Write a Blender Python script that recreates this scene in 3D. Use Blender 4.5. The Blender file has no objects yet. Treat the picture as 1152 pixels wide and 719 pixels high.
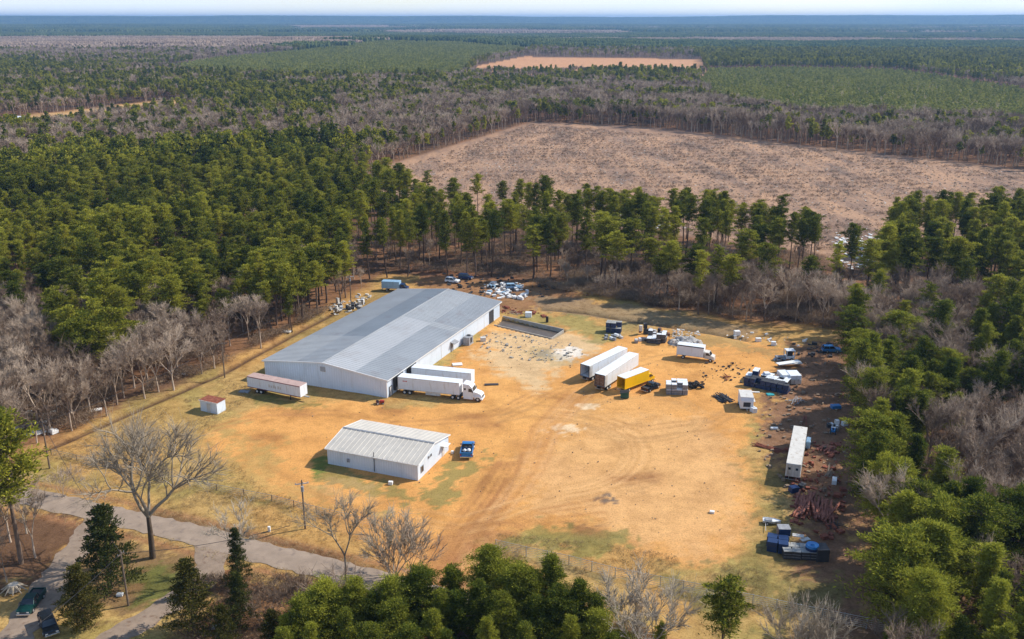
import bpy, math, random
import numpy as np
from mathutils import Vector
R = math.radians
random.seed(7); rng = np.random.default_rng(7)
scn = bpy.context.scene
C = scn.collection

# ------------------------------------------------------------ camera, sky, sun, exposure
F, CX, CY, HY, CAMZ = 1040.0, 576.0, 359.5, 20.5, 80.0
PITCH = math.atan((CY-HY)/F)
cam_d = bpy.data.cameras.new('camera'); cam = bpy.data.objects.new('camera', cam_d); C.objects.link(cam)
cam.location = (0, 0, CAMZ); cam.rotation_euler = (math.pi/2-PITCH, 0, 0)
cam_d.sensor_width = 36; cam_d.lens = F/1152*36; cam_d.clip_start = 1; cam_d.clip_end = 60000
scn.camera = cam
SUN_DIR = Vector((0.94, 0.34, 0)).normalized(); SUN_EL = R(40)      # towards the sun
world = bpy.data.worlds.new('World'); scn.world = world; world.use_nodes = True
wn = world.node_tree.nodes; wl = world.node_tree.links
bg = wn['Background']; sky = wn.new('ShaderNodeTexSky'); sky.sky_type = 'NISHITA'; sky.sun_disc = False
sky.sun_elevation = SUN_EL; sky.sun_rotation = math.atan2(SUN_DIR.x, SUN_DIR.y)
sky.air_density = 1.0; sky.dust_density = 0.15; sky.ozone_density = 2.0; sky.altitude = 0
tcw = wn.new('ShaderNodeTexCoord'); mpw = wn.new('ShaderNodeMapping'); mpw.inputs['Scale'].default_value = (1.2, 1.2, 9); nzw = wn.new('ShaderNodeTexNoise'); nzw.inputs['Scale'].default_value = 2.2; nzw.inputs['Detail'].default_value = 6
wl.new(tcw.outputs['Generated'], mpw.inputs[0]); wl.new(mpw.outputs[0], nzw.inputs['Vector'])
rpw = wn.new('ShaderNodeMapRange'); rpw.inputs[1].default_value = .35; rpw.inputs[2].default_value = .65; rpw.inputs[3].default_value = .35; rpw.inputs[4].default_value = .9; wl.new(nzw.outputs[0], rpw.inputs[0])
sxw = wn.new('ShaderNodeSeparateXYZ'); wl.new(tcw.outputs['Generated'], sxw.inputs[0]); hzw = wn.new('ShaderNodeMapRange'); hzw.inputs[1].default_value = .0; hzw.inputs[2].default_value = .35; hzw.inputs[3].default_value = 1.; hzw.inputs[4].default_value = .12; wl.new(sxw.outputs[2], hzw.inputs[0])
fcw = wn.new('ShaderNodeMath'); fcw.operation = 'MULTIPLY'; wl.new(rpw.outputs[0], fcw.inputs[0]); wl.new(hzw.outputs[0], fcw.inputs[1])
mxw = wn.new('ShaderNodeMix'); mxw.data_type = 'RGBA'; wl.new(fcw.outputs[0], mxw.inputs[0]); wl.new(sky.outputs[0], mxw.inputs[6]); mxw.inputs[7].default_value = (6.3, 6.9, 7.7, 1)
wl.new(mxw.outputs[2], bg.inputs[0]); bg.inputs[1].default_value = 0.135
sd = bpy.data.lights.new('sun', 'SUN'); sun = bpy.data.objects.new('sun', sd); C.objects.link(sun)
sd.energy = 4.3; sd.angle = R(0.5); sd.color = (1.0, 0.93, 0.82)
sun.rotation_euler = Vector((SUN_DIR.x*math.cos(SUN_EL), SUN_DIR.y*math.cos(SUN_EL), math.sin(SUN_EL))).to_track_quat('Z', 'Y').to_euler()
sun.location = (300, 100, 300)
scn.view_settings.view_transform = 'Standard'; scn.view_settings.look = 'None'
scn.view_settings.exposure = 0.35; scn.view_settings.gamma = 1
scn.cycles.max_bounces = 5; scn.cycles.diffuse_bounces = 3; scn.cycles.transmission_bounces = 2
scn.cycles.volume_bounces = 0; scn.cycles.transparent_max_bounces = 6
scn.cycles.use_denoising = True; scn.cycles.denoising_prefilter = 'ACCURATE'; scn.cycles.denoising_input_passes = 'RGB_ALBEDO_NORMAL'; scn.cycles.use_adaptive_sampling = True; scn.cycles.adaptive_threshold = 0.01

# ------------------------------------------------------------ picture <-> world
SP, CP = math.sin(PITCH), math.cos(PITCH)
def G(px, py, z=0.0):                       # photo pixel -> point at height z
    u = (px-CX)/F; v = (py-CY)/F
    t = (CAMZ-z)/(SP+v*CP)
    return (u*t, (CP-v*SP)*t)
def proj(x, y, z=0.0):                      # world -> photo pixel (arrays too)
    dz = CAMZ-z
    d = y*CP+dz*SP; v = (dz*CP-y*SP)/d
    return CX+F*x/d, CY+F*v
def Hgt(px, pb, pt):                        # height of a thing whose foot shows at pb and top at pt
    x, y = G(px, pb); lo, hi = 0, 70
    for _ in range(40):
        m = (lo+hi)/2
        if proj(x, y, m)[1] > pt: lo = m
        else: hi = m
    return lo
def heading(a, b):
    return math.atan2(b[1]-a[1], b[0]-a[0])

# ------------------------------------------------------------ value noise in numpy
_tab = rng.random((256, 256))
def vnoise(x, y):
    xi = np.floor(x).astype(int); yi = np.floor(y).astype(int)
    fx = x-xi; fy = y-yi; fx = fx*fx*(3-2*fx); fy = fy*fy*(3-2*fy)
    a = _tab[xi & 255, yi & 255]; b = _tab[(xi+1) & 255, yi & 255]
    c = _tab[xi & 255, (yi+1) & 255]; d = _tab[(xi+1) & 255, (yi+1) & 255]
    return (a*(1-fx)+b*fx)*(1-fy)+(c*(1-fx)+d*fx)*fy
def fbm(x, y, s, o=4):
    r = 0; w = 0.5; t = 0
    for k in range(o):
        r = r+w*vnoise(x/s+17.3*k, y/s+9.1*k); t += w; w *= 0.5; s *= 0.5
    return r/t
def inpoly(x, y, poly):
    ins = np.zeros(np.shape(x), bool); n = len(poly)
    for i in range(n):
        x0, y0 = poly[i]; x1, y1 = poly[(i+1) % n]
        if y0 == y1: continue
        c = ((y0 > y) != (y1 > y)) & (x < (x1-x0)*(y-y0)/(y1-y0)+x0)
        ins ^= c
    return ins
def linedist(x, y, pts):
    d = np.full(np.shape(x), 1e9)
    for (x0, y0), (x1, y1) in zip(pts[:-1], pts[1:]):
        dx, dy = x1-x0, y1-y0; L = dx*dx+dy*dy+1e-9
        t = np.clip(((x-x0)*dx+(y-y0)*dy)/L, 0, 1)
        d = np.minimum(d, np.hypot(x-x0-t*dx, y-y0-t*dy))
    return d
def sdist(x, y, poly):                      # >0 inside, metres
    return np.where(inpoly(x, y, poly), 1, -1)*linedist(x, y, poly+[poly[0]])
def W(pp): return [G(*p) for p in pp]
def smooth(v, a, b):
    t = np.clip((v-a)/(b-a), 0, 1); return t*t*(3-2*t)

# ------------------------------------------------------------ objects
def tag(o, label=None, cat=None, group=None, kind=None):
    if label: o['label'] = label
    if cat: o['category'] = cat; kind = kind or 'thing'
    if group: o['group'] = group
    if kind: o['kind'] = kind
    return o
def thing(name, label, cat, loc=(0, 0, 0), rotz=0, group=None):
    o = bpy.data.objects.new(name, None); C.objects.link(o); o.empty_display_size = .3
    o.location = loc if len(loc) == 3 else (loc[0], loc[1], 0); o.rotation_euler = (0, 0, rotz)
    return tag(o, label, cat, group)
def copy_tree(o, parent=None):
    c = o.copy(); C.objects.link(c); c.parent = parent
    for ch in list(o.children): copy_tree(ch, c)
    return c

# ------------------------------------------------------------ materials
MATS = {}
def mat(name, col, rough=0.8, metal=0.0, var=0.12, scale=0.8, bump=0.0, col2=None, dirt=None, spec=0.35):
    if name in MATS: return MATS[name]
    m = bpy.data.materials.new(name); m.use_nodes = True; n = m.node_tree.nodes; l = m.node_tree.links
    p = n['Principled BSDF']; p.inputs['Roughness'].default_value = rough; p.inputs['Metallic'].default_value = metal
    p.inputs['Specular IOR Level'].default_value = spec
    tc = n.new('ShaderNodeTexCoord')
    nz = n.new('ShaderNodeTexNoise'); nz.inputs['Scale'].default_value = scale; nz.inputs['Detail'].default_value = 6; nz.inputs['Roughness'].default_value = .65
    l.new(tc.outputs['Object'], nz.inputs['Vector'])
    rp = n.new('ShaderNodeValToRGB'); rp.color_ramp.elements[0].position = .32; rp.color_ramp.elements[1].position = .68
    c2 = col2 or tuple(min(1, c*(1+var)) for c in col); c1 = tuple(c*(1-var) for c in col)
    rp.color_ramp.elements[0].color = (*c1, 1); rp.color_ramp.elements[1].color = (*c2, 1)
    l.new(nz.outputs[0], rp.inputs[0]); out = rp.outputs[0]
    if dirt:
        n2 = n.new('ShaderNodeTexNoise'); n2.inputs['Scale'].default_value = scale*2.2; n2.inputs['Detail'].default_value = 8
        mp = n.new('ShaderNodeMapping'); mp.inputs['Scale'].default_value = (1, 1, .25); l.new(tc.outputs['Object'], mp.inputs[0]); l.new(mp.outputs[0], n2.inputs['Vector'])
        r2 = n.new('ShaderNodeValToRGB'); r2.color_ramp.elements[0].position = .56; r2.color_ramp.elements[1].position = .74
        l.new(n2.outputs[0], r2.inputs[0])
        mx = n.new('ShaderNodeMix'); mx.data_type = 'RGBA'; l.new(r2.outputs[0], mx.inputs[0]); l.new(out, mx.inputs[6]); mx.inputs[7].default_value = (*dirt, 1)
        out = mx.outputs[2]
    l.new(out, p.inputs['Base Color'])
    if bump:
        b = n.new('ShaderNodeBump'); b.inputs['Strength'].default_value = bump; b.inputs['Distance'].default_value = .05
        l.new(nz.outputs[0], b.inputs['Height']); l.new(b.outputs[0], p.inputs['Normal'])
    MATS[name] = m; return m
def leafmat(name, dark, lite, trans=0.25):
    m = bpy.data.materials.new(name); m.use_nodes = True; n = m.node_tree.nodes; l = m.node_tree.links
    for x in list(n): n.remove(x)
    out = n.new('ShaderNodeOutputMaterial'); oi = n.new('ShaderNodeObjectInfo'); geo = n.new('ShaderNodeNewGeometry')
    nz = n.new('ShaderNodeTexNoise'); nz.inputs['Scale'].default_value = .03; nz.inputs['Detail'].default_value = 2
    l.new(geo.outputs['Position'], nz.inputs['Vector'])
    a = n.new('ShaderNodeMath'); a.operation = 'MULTIPLY_ADD'; l.new(oi.outputs['Random'], a.inputs[0]); a.inputs[1].default_value = .55; a.inputs[2].default_value = -.30
    b = n.new('ShaderNodeMath'); b.operation = 'ADD'; l.new(a.outputs[0], b.inputs[0]); l.new(nz.outputs[0], b.inputs[1])
    rd = n.new('ShaderNodeMath'); rd.operation = 'MULTIPLY_ADD'; l.new(geo.outputs['Random Per Island'], rd.inputs[0]); rd.inputs[1].default_value = .7; rd.inputs[2].default_value = -.35
    c = n.new('ShaderNodeMath'); c.operation = 'ADD'; l.new(b.outputs[0], c.inputs[0]); l.new(rd.outputs[0], c.inputs[1])
    rp = n.new('ShaderNodeValToRGB'); rp.color_ramp.elements[0].position = .2; rp.color_ramp.elements[1].position = .85
    rp.color_ramp.elements[0].color = (*dark, 1); rp.color_ramp.elements[1].color = (*lite, 1); l.new(c.outputs[0], rp.inputs[0])
    d = n.new('ShaderNodeBsdfDiffuse'); t = n.new('ShaderNodeBsdfTranslucent'); mx = n.new('ShaderNodeMixShader'); mx.inputs[0].default_value = trans
    l.new(rp.outputs[0], d.inputs[0]); l.new(rp.outputs[0], t.inputs[0]); l.new(d.outputs[0], mx.inputs[1]); l.new(t.outputs[0], mx.inputs[2])
    l.new(mx.outputs[0], out.inputs[0]); MATS[name] = m; return m
def barkmat(name, a, b):
    m = bpy.data.materials.new(name); m.use_nodes = True; n = m.node_tree.nodes; l = m.node_tree.links
    for x in list(n): n.remove(x)
    out = n.new('ShaderNodeOutputMaterial'); oi = n.new('ShaderNodeObjectInfo'); geo = n.new('ShaderNodeNewGeometry')
    nz = n.new('ShaderNodeTexNoise'); nz.inputs['Scale'].default_value = 1.1; l.new(geo.outputs['Position'], nz.inputs['Vector'])
    ad = n.new('ShaderNodeMath'); ad.operation = 'MULTIPLY_ADD'; l.new(oi.outputs['Random'], ad.inputs[0]); ad.inputs[1].default_value = .8; l.new(nz.outputs[0], ad.inputs[2])
    ms = n.new('ShaderNodeMath'); ms.operation = 'SUBTRACT'; l.new(ad.outputs[0], ms.inputs[0]); ms.inputs[1].default_value = .4
    rp = n.new('ShaderNodeValToRGB'); rp.color_ramp.elements[0].position = .2; rp.color_ramp.elements[1].position = .8
    rp.color_ramp.elements[0].color = (*a, 1); rp.color_ramp.elements[1].color = (*b, 1); l.new(ms.outputs[0], rp.inputs[0])
    d = n.new('ShaderNodeBsdfDiffuse'); l.new(rp.outputs[0], d.inputs[0]); l.new(d.outputs[0], out.inputs[0]); MATS[name] = m; return m
NEEDLE = leafmat('pine_needles', (.075, .10, .018), (.47, .44, .058), .36)
NEEDLE_Y = leafmat('young_pine_needles', (.075, .105, .018), (.40, .395, .052), .34)
CEDAR = leafmat('cedar_foliage', (.055, .062, .016), (.17, .135, .035), .2)
CEDAR_D = leafmat('dark_cedar_foliage', (.045, .062, .020), (.14, .135, .035), .25)
PLANT = leafmat('plantation_needles', (.17, .20, .045), (.44, .42, .10), .2)
BRUSH = leafmat('brush_foliage', (.16, .11, .075), (.38, .28, .19), .2); DRYW = leafmat('dry_weed', (.28, .21, .11), (.52, .40, .22), .2)
FARGREEN = leafmat('far_canopy', (.035, .060, .022), (.13, .15, .04), .1)
FARBARE = leafmat('far_bare_canopy', (.20, .14, .105), (.40, .30, .22), .1)
PBARK = barkmat('pine_bark', (.09, .06, .045), (.22, .155, .115))
GBARK = barkmat('grey_bark', (.20, .14, .10), (.52, .41, .315))
OBARK = barkmat('pale_bark', (.34, .28, .21), (.60, .52, .42))
M = {
 'white': mat('white_paint', (.76, .80, .84), .55, var=.04, dirt=(.62, .62, .60)),
 'wall': mat('white_metal_siding', (.70, .785, .88), .5, var=.03, scale=.25, dirt=(.62, .69, .76)),
 'trimw': mat('white_trim', (.82, .82, .80), .5, var=.03),
 'offw': mat('aged_white', (.62, .60, .56), .7, var=.1, dirt=(.40, .33, .26)),
 'r1': mat('grey_metal_roof', (.31, .33, .35), .5, .0, var=.1, scale=.12, dirt=(0.274, 0.271, 0.280)),
 'r2': mat('slate_metal_roof', (.23, .26, .29), .5, .0, var=.1, scale=.12, dirt=(0.209, 0.213, 0.232)),
 'r3': mat('light_metal_roof', (.43, .44, .45), .5, .0, var=.07, scale=.1, dirt=(0.373, 0.361, 0.360)),
 'r4': mat('patched_metal_roof', (.36, .375, .385), .5, .0, var=.08, scale=.15, dirt=(0.315, 0.307, 0.308)),
 'tan': mat('tan_metal_roof', (.56, .52, .455), .5, .0, var=.08, scale=.3, dirt=(.45, .43, .39)),
 'black': mat('black_rubber', (.03, .03, .03), .8, var=.2),
 'dark': mat('dark_steel', (.06, .06, .065), .6, .3, var=.3),
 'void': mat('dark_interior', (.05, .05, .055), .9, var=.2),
 'steel': mat('galvanised_steel', (.45, .46, .47), .4, .7, var=.12),
 'glass': mat('window_glass', (.02, .03, .04), .08, 0, var=.1, spec=.8),
 'yellow': mat('yellow_paint', (.88, .50, .005), .45, var=.03, dirt=(.76, .42, .01)),
 'navy': mat('navy_paint', (.02, .045, .13), .35, .1, var=.15),
 'blue': mat('blue_paint', (.03, .20, .50), .35, .1, var=.12),
 'lblue': mat('light_blue_paint', (.28, .45, .62), .5, var=.08, dirt=(.2, .28, .36)),
 'green': mat('dark_green_paint', (.02, .10, .08), .4, .1, var=.15),
 'teal': mat('teal_paint', (.008, .055, .05), .3, .2, var=.12),
 'cyan': mat('cyan_tarp', (.04, .35, .38), .6, var=.15),
 'blackcar': mat('black_car_paint', (.012, .016, .025), .2, .2, var=.1, spec=.6),
 'red': mat('red_paint', (.38, .04, .03), .5, var=.15),
 'rust': mat('rusted_metal', (.23, .065, .035), .85, .1, var=.35, scale=1.5, col2=(.36, .12, .07)),
 'pinkroof': mat('weathered_pink_roof', (.47, .33, .29), .8, var=.12, scale=.5, dirt=(.32, .19, .16)),
 'maroon': mat('maroon_stripe', (.22, .08, .10), .6, var=.15),
 'wood': mat('weathered_wood', (.26, .19, .13), .85, var=.25, scale=2),
 'brown': mat('brown_cargo', (.20, .10, .06), .85, var=.3, scale=2),
 'concrete': mat('concrete', (.40, .37, .32), .9, var=.15, scale=.6, dirt=(.26, .22, .18)),
 'polew': mat('pole_wood', (.17, .125, .09), .9, var=.25, scale=1.5),
 'grey': mat('grey_scrap', (.30, .31, .33), .7, .2, var=.3, scale=1.5),
 'tarp': mat('grey_tarp', (.36, .36, .34), .8, var=.15, scale=1),
 'red2': mat('red_steel', (.29, .085, .055), .8, 0, var=.3, scale=1.2, col2=(.43, .165, .10)),
 'chrome': mat('chrome', (.7, .7, .7), .2, .9, var=.05),
 'lamp': mat('lamp_lens', (.75, .72, .65), .2, 0, var=.05),
 'taill': mat('tail_lamp', (.35, .02, .02), .3, var=.05),
 'mud': mat('dark_water', (.13, .10, .075), .25, var=.2, spec=.6),
 'text': mat('red_lettering', (.5, .05, .04), .5, var=.05),
 'greytext': mat('grey_lettering', (.35, .37, .40), .5, var=.05),
}

# ------------------------------------------------------------ mesh building
def npmesh(name, V, Fs, mats, mi=None):
    """V (n,3); Fs list of int arrays of equal-width faces"""
    me = bpy.data.meshes.new(name)
    V = np.asarray(V, np.float32); me.vertices.add(len(V)); me.vertices.foreach_set('co', V.ravel())
    idx = np.concatenate([f.ravel() for f in Fs]).astype(np.int32)
    tot = np.concatenate([np.full(len(f), f.shape[1]) for f in Fs]).astype(np.int32)
    st = np.concatenate([[0], np.cumsum(tot)[:-1]]).astype(np.int32)
    me.loops.add(len(idx)); me.loops.foreach_set('vertex_index', idx)
    me.polygons.add(len(tot)); me.polygons.foreach_set('loop_start', st)
    for m in (mats if isinstance(mats, (list, tuple)) else [mats]): me.materials.append(m)
    if mi is not None: me.polygons.foreach_set('material_index', np.asarray(mi, np.int32))
    me.update(calc_edges=True); return me
class MB:
    def __init__(s): s.v = []; s.f = []
    def add(s, vs, fs):
        b = len(s.v); s.v += [tuple(v) for v in vs]; s.f += [tuple(b+i for i in f) for f in fs]; return s
    def box(s, x0, x1, y0, y1, z0, z1, bev=0.0):
        if bev <= 0:
            vs = [(x, y, z) for z in (z0, z1) for (x, y) in ((x0, y0), (x1, y0), (x1, y1), (x0, y1))]
            return s.add(vs, [(3, 2, 1, 0), (4, 5, 6, 7), (0, 1, 5, 4), (1, 2, 6, 5), (2, 3, 7, 6), (3, 0, 4, 7)])
        b = bev; o = [(x0+b, y0), (x1-b, y0), (x1, y0+b), (x1, y1-b), (x1-b, y1), (x0+b, y1), (x0, y1-b), (x0, y0+b)]
        i_ = [(x0+b, y0+b), (x1-b, y0+b), (x1-b, y0+b), (x1-b, y1-b), (x1-b, y1-b), (x0+b, y1-b), (x0+b, y1-b), (x0+b, y0+b)]
        vs = [(*p, z0) for p in o]+[(*p, z1-b) for p in o]+[(p[0], p[1], z1) for p in i_]
        fs = [tuple(range(7, -1, -1))]
        for k in range(8):
            j = (k+1) % 8; fs.append((k, j, 8+j, 8+k)); fs.append((8+k, 8+j, 16+j, 16+k))
        fs.append(tuple(range(16, 24))); return s.add(vs, fs)
    def prism(s, prof, y0, y1):             # prof in x,z (counter-clockwise seen from -y)
        n = len(prof); vs = [(x, y0, z) for x, z in prof]+[(x, y1, z) for x, z in prof]
        fs = [tuple(range(n)), tuple(range(2*n-1, n-1, -1))]+[((i+1) % n, i, n+i, n+(i+1) % n) for i in range(n)]
        return s.add(vs, fs)
    def prismx(s, prof, x0, x1):            # prof in y,z
        n = len(prof); vs = [(x0, y, z) for y, z in prof]+[(x1, y, z) for y, z in prof]
        fs = [tuple(range(n-1, -1, -1)), tuple(range(n, 2*n))]+[(i, (i+1) % n, n+(i+1) % n, n+i) for i in range(n)]
        return s.add(vs, fs)
    def quad(s, a, b, c, d): return s.add([a, b, c, d], [(0, 1, 2, 3)])
    def cyl(s, p0, p1, r0, r1=None, n=10):
        r1 = r0 if r1 is None else r1
        p0 = Vector(p0); p1 = Vector(p1); d = (p1-p0).normalized()
        a = d.orthogonal().normalized(); b = d.cross(a)
        vs = [p0+(a*math.cos(2*math.pi*k/n)+b*math.sin(2*math.pi*k/n))*r0 for k in range(n)]
        vs += [p1+(a*math.cos(2*math.pi*k/n)+b*math.sin(2*math.pi*k/n))*r1 for k in range(n)]
        fs = [(k, (k+1) % n, n+(k+1) % n, n+k) for k in range(n)]+[tuple(range(n-1, -1, -1)), tuple(range(n, 2*n))]
        return s.add(vs, fs)
    def build(s, name, m, parent=None, shade=False):
        me = bpy.data.meshes.new(name); me.from_pydata(s.v, [], s.f); me.materials.append(m)
        if shade: me.polygons.foreach_set('use_smooth', [True]*len(me.polygons))
        me.update(); o = bpy.data.objects.new(name, me); C.objects.link(o); o.parent = parent; return o
def tubes(segs, sides):
    """segs (n,8): p0 p1 r0 r1 -> V, F"""
    S = np.asarray(segs, float); p0, p1, r0, r1 = S[:, :3], S[:, 3:6], S[:, 6], S[:, 7]
    d = p1-p0; d /= np.linalg.norm(d, axis=1)[:, None]+1e-9
    h = np.where(np.abs(d[:, 2:3]) > .9, [[1., 0, 0]], [[0, 0, 1.]])
    a = np.cross(d, h); a /= np.linalg.norm(a, axis=1)[:, None]; b = np.cross(d, a)
    th = 2*np.pi*np.arange(sides)/sides; n = len(S)
    ring = a[:, None]*np.cos(th)[None, :, None]+b[:, None]*np.sin(th)[None, :, None]
    V = np.concatenate([p0[:, None]+ring*r0[:, None, None], p1[:, None]+ring*r1[:, None, None]], 1).reshape(-1, 3)
    base = (np.arange(n)*2*sides)[:, None]; k = np.arange(sides); k2 = (k+1) % sides
    Fq = np.stack([base+k, base+k2, base+sides+k2, base+sides+k], -1).reshape(-1, 4)
    return V, Fq

# ------------------------------------------------------------ terrain
def elev(x, y):
    x = np.asarray(x, float); y = np.asarray(y, float); r = np.hypot(x, y)
    z = 16*np.exp(-((x+380)/900)**2-((y-2900)/700)**2)
    z = z+smooth(r, 700, 2500)*6*(fbm(x, y, 900., 2)-.5)
    ridge = np.exp(-((r-13500)/1500)**2)*(35+75*fbm(x+4000, y, 2600., 3)+18*smooth(x/r, .1, .5))
    ridge2 = np.exp(-((r-8600)/900)**2)*26*fbm(x, y+900, 1500., 2)
    return z+ridge+ridge2
YARD = W([(225,482),(262,470),(300,454),(430,452),(445,462),(520,452),(505,425),(520,398),(556,366),(640,368),(672,385),(700,378),(722,366),(760,368),(800,376),(850,380),(885,392),(893,408),(850,432),(842,470),(836,500),(845,540),(852,575),(838,612),(785,640),(720,628),(655,596),(600,596),(560,606),(530,612),(520,640),(500,680),(440,670),(452,640),(430,612),(380,590),(300,560),(262,530),(215,505)])
CLEAR = [(-400,660),(-60,560),(60,500),(250,415),(375,350),(440,310),(640,320),(720,345),(830,363),(940,370),(955,400),(962,520),(978,640),(970,1200),(-400,1200)]
FIELD_P = [(600,137),(440,185),(390,212),(480,238),(640,248),(700,256),(800,268),(930,286),(940,300),(985,300),(1000,272),(1500,262),(1500,215),(1152,191),(870,160),(740,144)]
FIELD = W(FIELD_P)
CROP_P = [(528,86),(538,75),(590,65.5),(789,67.5),(791,77.5),(796,86)]; CROP = W(CROP_P)
LROAD_P = [(-300,190),(0,152),(60,147),(140,137),(200,127),(225,112),(180,113),(60,127),(0,132),(-300,150)]; LROAD = W(LROAD_P)
PLANT_P = [(798,79.5),(900,78),(1010,80.5),(1060,88),(1152,103),(1500,160),(1500,220),(1152,147),(1000,142),(880,138),(800,119),(785,98)]
PLANT2_P = [(180,76),(250,66),(335,61),(430,53),(520,53.5),(606,58),(588,63),(534,72),(520,90),(420,93),(300,90),(200,84)]
ROADC = W([(-260,520),(-100,538),(20,556),(100,574),(200,597),(290,621),(360,638),(430,656),(520,680),(640,712),(800,760),(1000,820)])
DRIVE1 = W([(112,580),(100,600),(80,628),(60,655),(35,690),(5,730),(-40,790)])
DRIVE2 = W([(228,606),(240,628),(236,650),(205,672),(160,698),(110,730),(60,775)])
DITCH1 = W([(-120,560),(56,503),(150,462),(250,419),(330,375),(378,350)])
DITCH2 = W([(610,347),(660,352),(720,362),(800,374),(840,382)])
DITCH3 = W([(150,572),(220,588),(300,607),(375,626),(430,645)])
FENCE1 = W([(58,512),(116,525),(180,539),(244,552),(306,564),(356,577),(403,588),(466,603)])
FENCE2 = W([(558,618),(592,626),(640,636),(692,650),(795,670),(900,692),(1000,712)])
PIT = W([(560,366),(566,358),(634,372),(620,380)])

def axis(parts):
    out = []
    for a, b, s in parts: out += list(np.arange(a, b, s))
    return out
def grow(start, step, end, k):
    out = []; v = start
    while v < end: v += step; step *= k; out.append(v)
    return out
ys = axis([(95, 225, .5), (225, 330, .9), (330, 700, 3.)]); ys = ys+grow(ys[-1], 5, 26000, 1.045)
ys = [-v for v in grow(-95, 8, 3000, 1.25)][::-1][:]+ys
ys = sorted(set(ys))
xs = axis([(-95, 100, .55)]); xs = [-v for v in grow(95, 1.5, 22000, 1.05)][::-1]+xs+grow(xs[-1], 1.5, 22000, 1.05)
xs = np.array(xs); ys = np.array(ys)
GX, GY = np.meshgrid(xs, ys); gx, gy = GX.ravel(), GY.ravel()
nx, ny = len(xs), len(ys)
gz = elev(gx, gy)
near = (np.abs(gx) < 200) & (gy > 60) & (gy < 400)
d1 = np.full(len(gx), 99.); d2 = d1.copy(); d3 = d1.copy()
d1[near] = linedist(gx[near], gy[near], DITCH1); d2[near] = linedist(gx[near], gy[near], DITCH2); d3[near] = linedist(gx[near], gy[near], DITCH3)
gz -= .7*np.exp(-(d1/1.3)**2)+.6*np.exp(-(d2/1.3)**2)+.35*np.exp(-(d3/1.0)**2)
dr = np.full(len(gx), 99.); dr[near] = linedist(gx[near], gy[near], ROADC)
dd = np.full(len(gx), 99.); dd[near] = np.minimum(linedist(gx[near], gy[near], DRIVE1), linedist(gx[near], gy[near], DRIVE2))
rough = .35*(fbm(gx, gy, 9., 3)-.5)*smooth(dr, 4, 8)*smooth(dd, 3, 5)
pd = np.full(len(gx), -99.); pd[near] = sdist(gx[near], gy[near], PIT)
yd = np.full(len(gx), -999.); yd[near] = sdist(gx[near], gy[near], YARD)
rough *= np.where(yd > 0, .35, 1)
gz += np.where(near, rough, 0)
gz = np.where(pd > -.9, np.minimum(gz, -1.3*smooth(pd, -.9, -.1)), gz)
# base colour by zone
def mixc(c, k, col): return c*(1-k[:, None])+np.array(col)[None]*k[:, None]
n1 = fbm(gx, gy, 6., 4); n2 = fbm(gx+50, gy+90, 22., 4); n3 = fbm(gx+500, gy-300, 2.2, 3); n4 = fbm(gx*1.0-70, gy+33, .9, 2)
gpx, gpy = proj(gx, np.maximum(gy, 1.), 0.)
front = gy > 20
col = np.tile(np.array([.155, .088, .052]), (len(gx), 1))               # leaf litter in the woods
col = mixc(col, smooth(n2, .4, .7), (.24, .125, .065))
cd = np.full(len(gx), -999.); cd[near] = sdist(gx[near], gy[near], W([p if p[1] < 800 else (p[0], 800) for p in CLEAR]))
k = smooth(cd+6*(n1-.5)+4*(n2-.5), -5, 2)
grass = np.tile(np.array([.45, .295, .11]), (len(gx), 1))
grass = mixc(grass, smooth(n1, .42, .62), (.35, .262, .088)); grass = mixc(grass, smooth(n2, .48, .62)*.9, (.50, .29, .10))
col = col*(1-k[:, None])+grass*k[:, None]
def blob(poly, c, a=1., soft=3., jit=5.):
    global col
    s = np.full(len(gx), -999.); s[near] = sdist(gx[near], gy[near], W(poly))
    col = mixc(col, a*smooth(s+jit*1.3*(n1-.5)+jit*1.2*(n3-.5)+(3+jit*.6)*(n4-.5), -soft*.6, soft*.6), c)
# brown churned ground on the right, the lower left yard of the houses
blob([(850,400),(900,385),(960,378),(985,480),(990,640),(990,760),(900,760),(905,690),(880,600),(868,540),(860,470)], (.23, .125, .075), .95, 5, 10)
blob([(-100,560),(60,580),(100,590),(60,650),(-100,700)], (.13, .07, .042), .95, 3)
blob([(120,600),(235,625),(250,640),(200,670),(130,700),(80,690),(90,640)], (.20, .125, .06), .9, 2)
blob([(250,640),(330,655),(450,670),(700,760),(200,760),(220,690)], (.26, .13, .065), .9, 2)
blob([(150,650),(185,632),(215,650),(190,675),(150,680)], (.13, .15, .035), .8, 2)
blob([(460,300),(620,318),(660,330),(640,345),(560,352),(480,325)], (.27, .13, .07), .8, 3)
blob([(375,352),(440,315),(448,325),(390,372),(340,400),(300,405)], (.27, .19, .07), .7, 2)
blob([(600,330),(760,352),(860,372),(850,385),(700,362),(600,348)], (.28, .20, .12), .8, 2)
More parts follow.
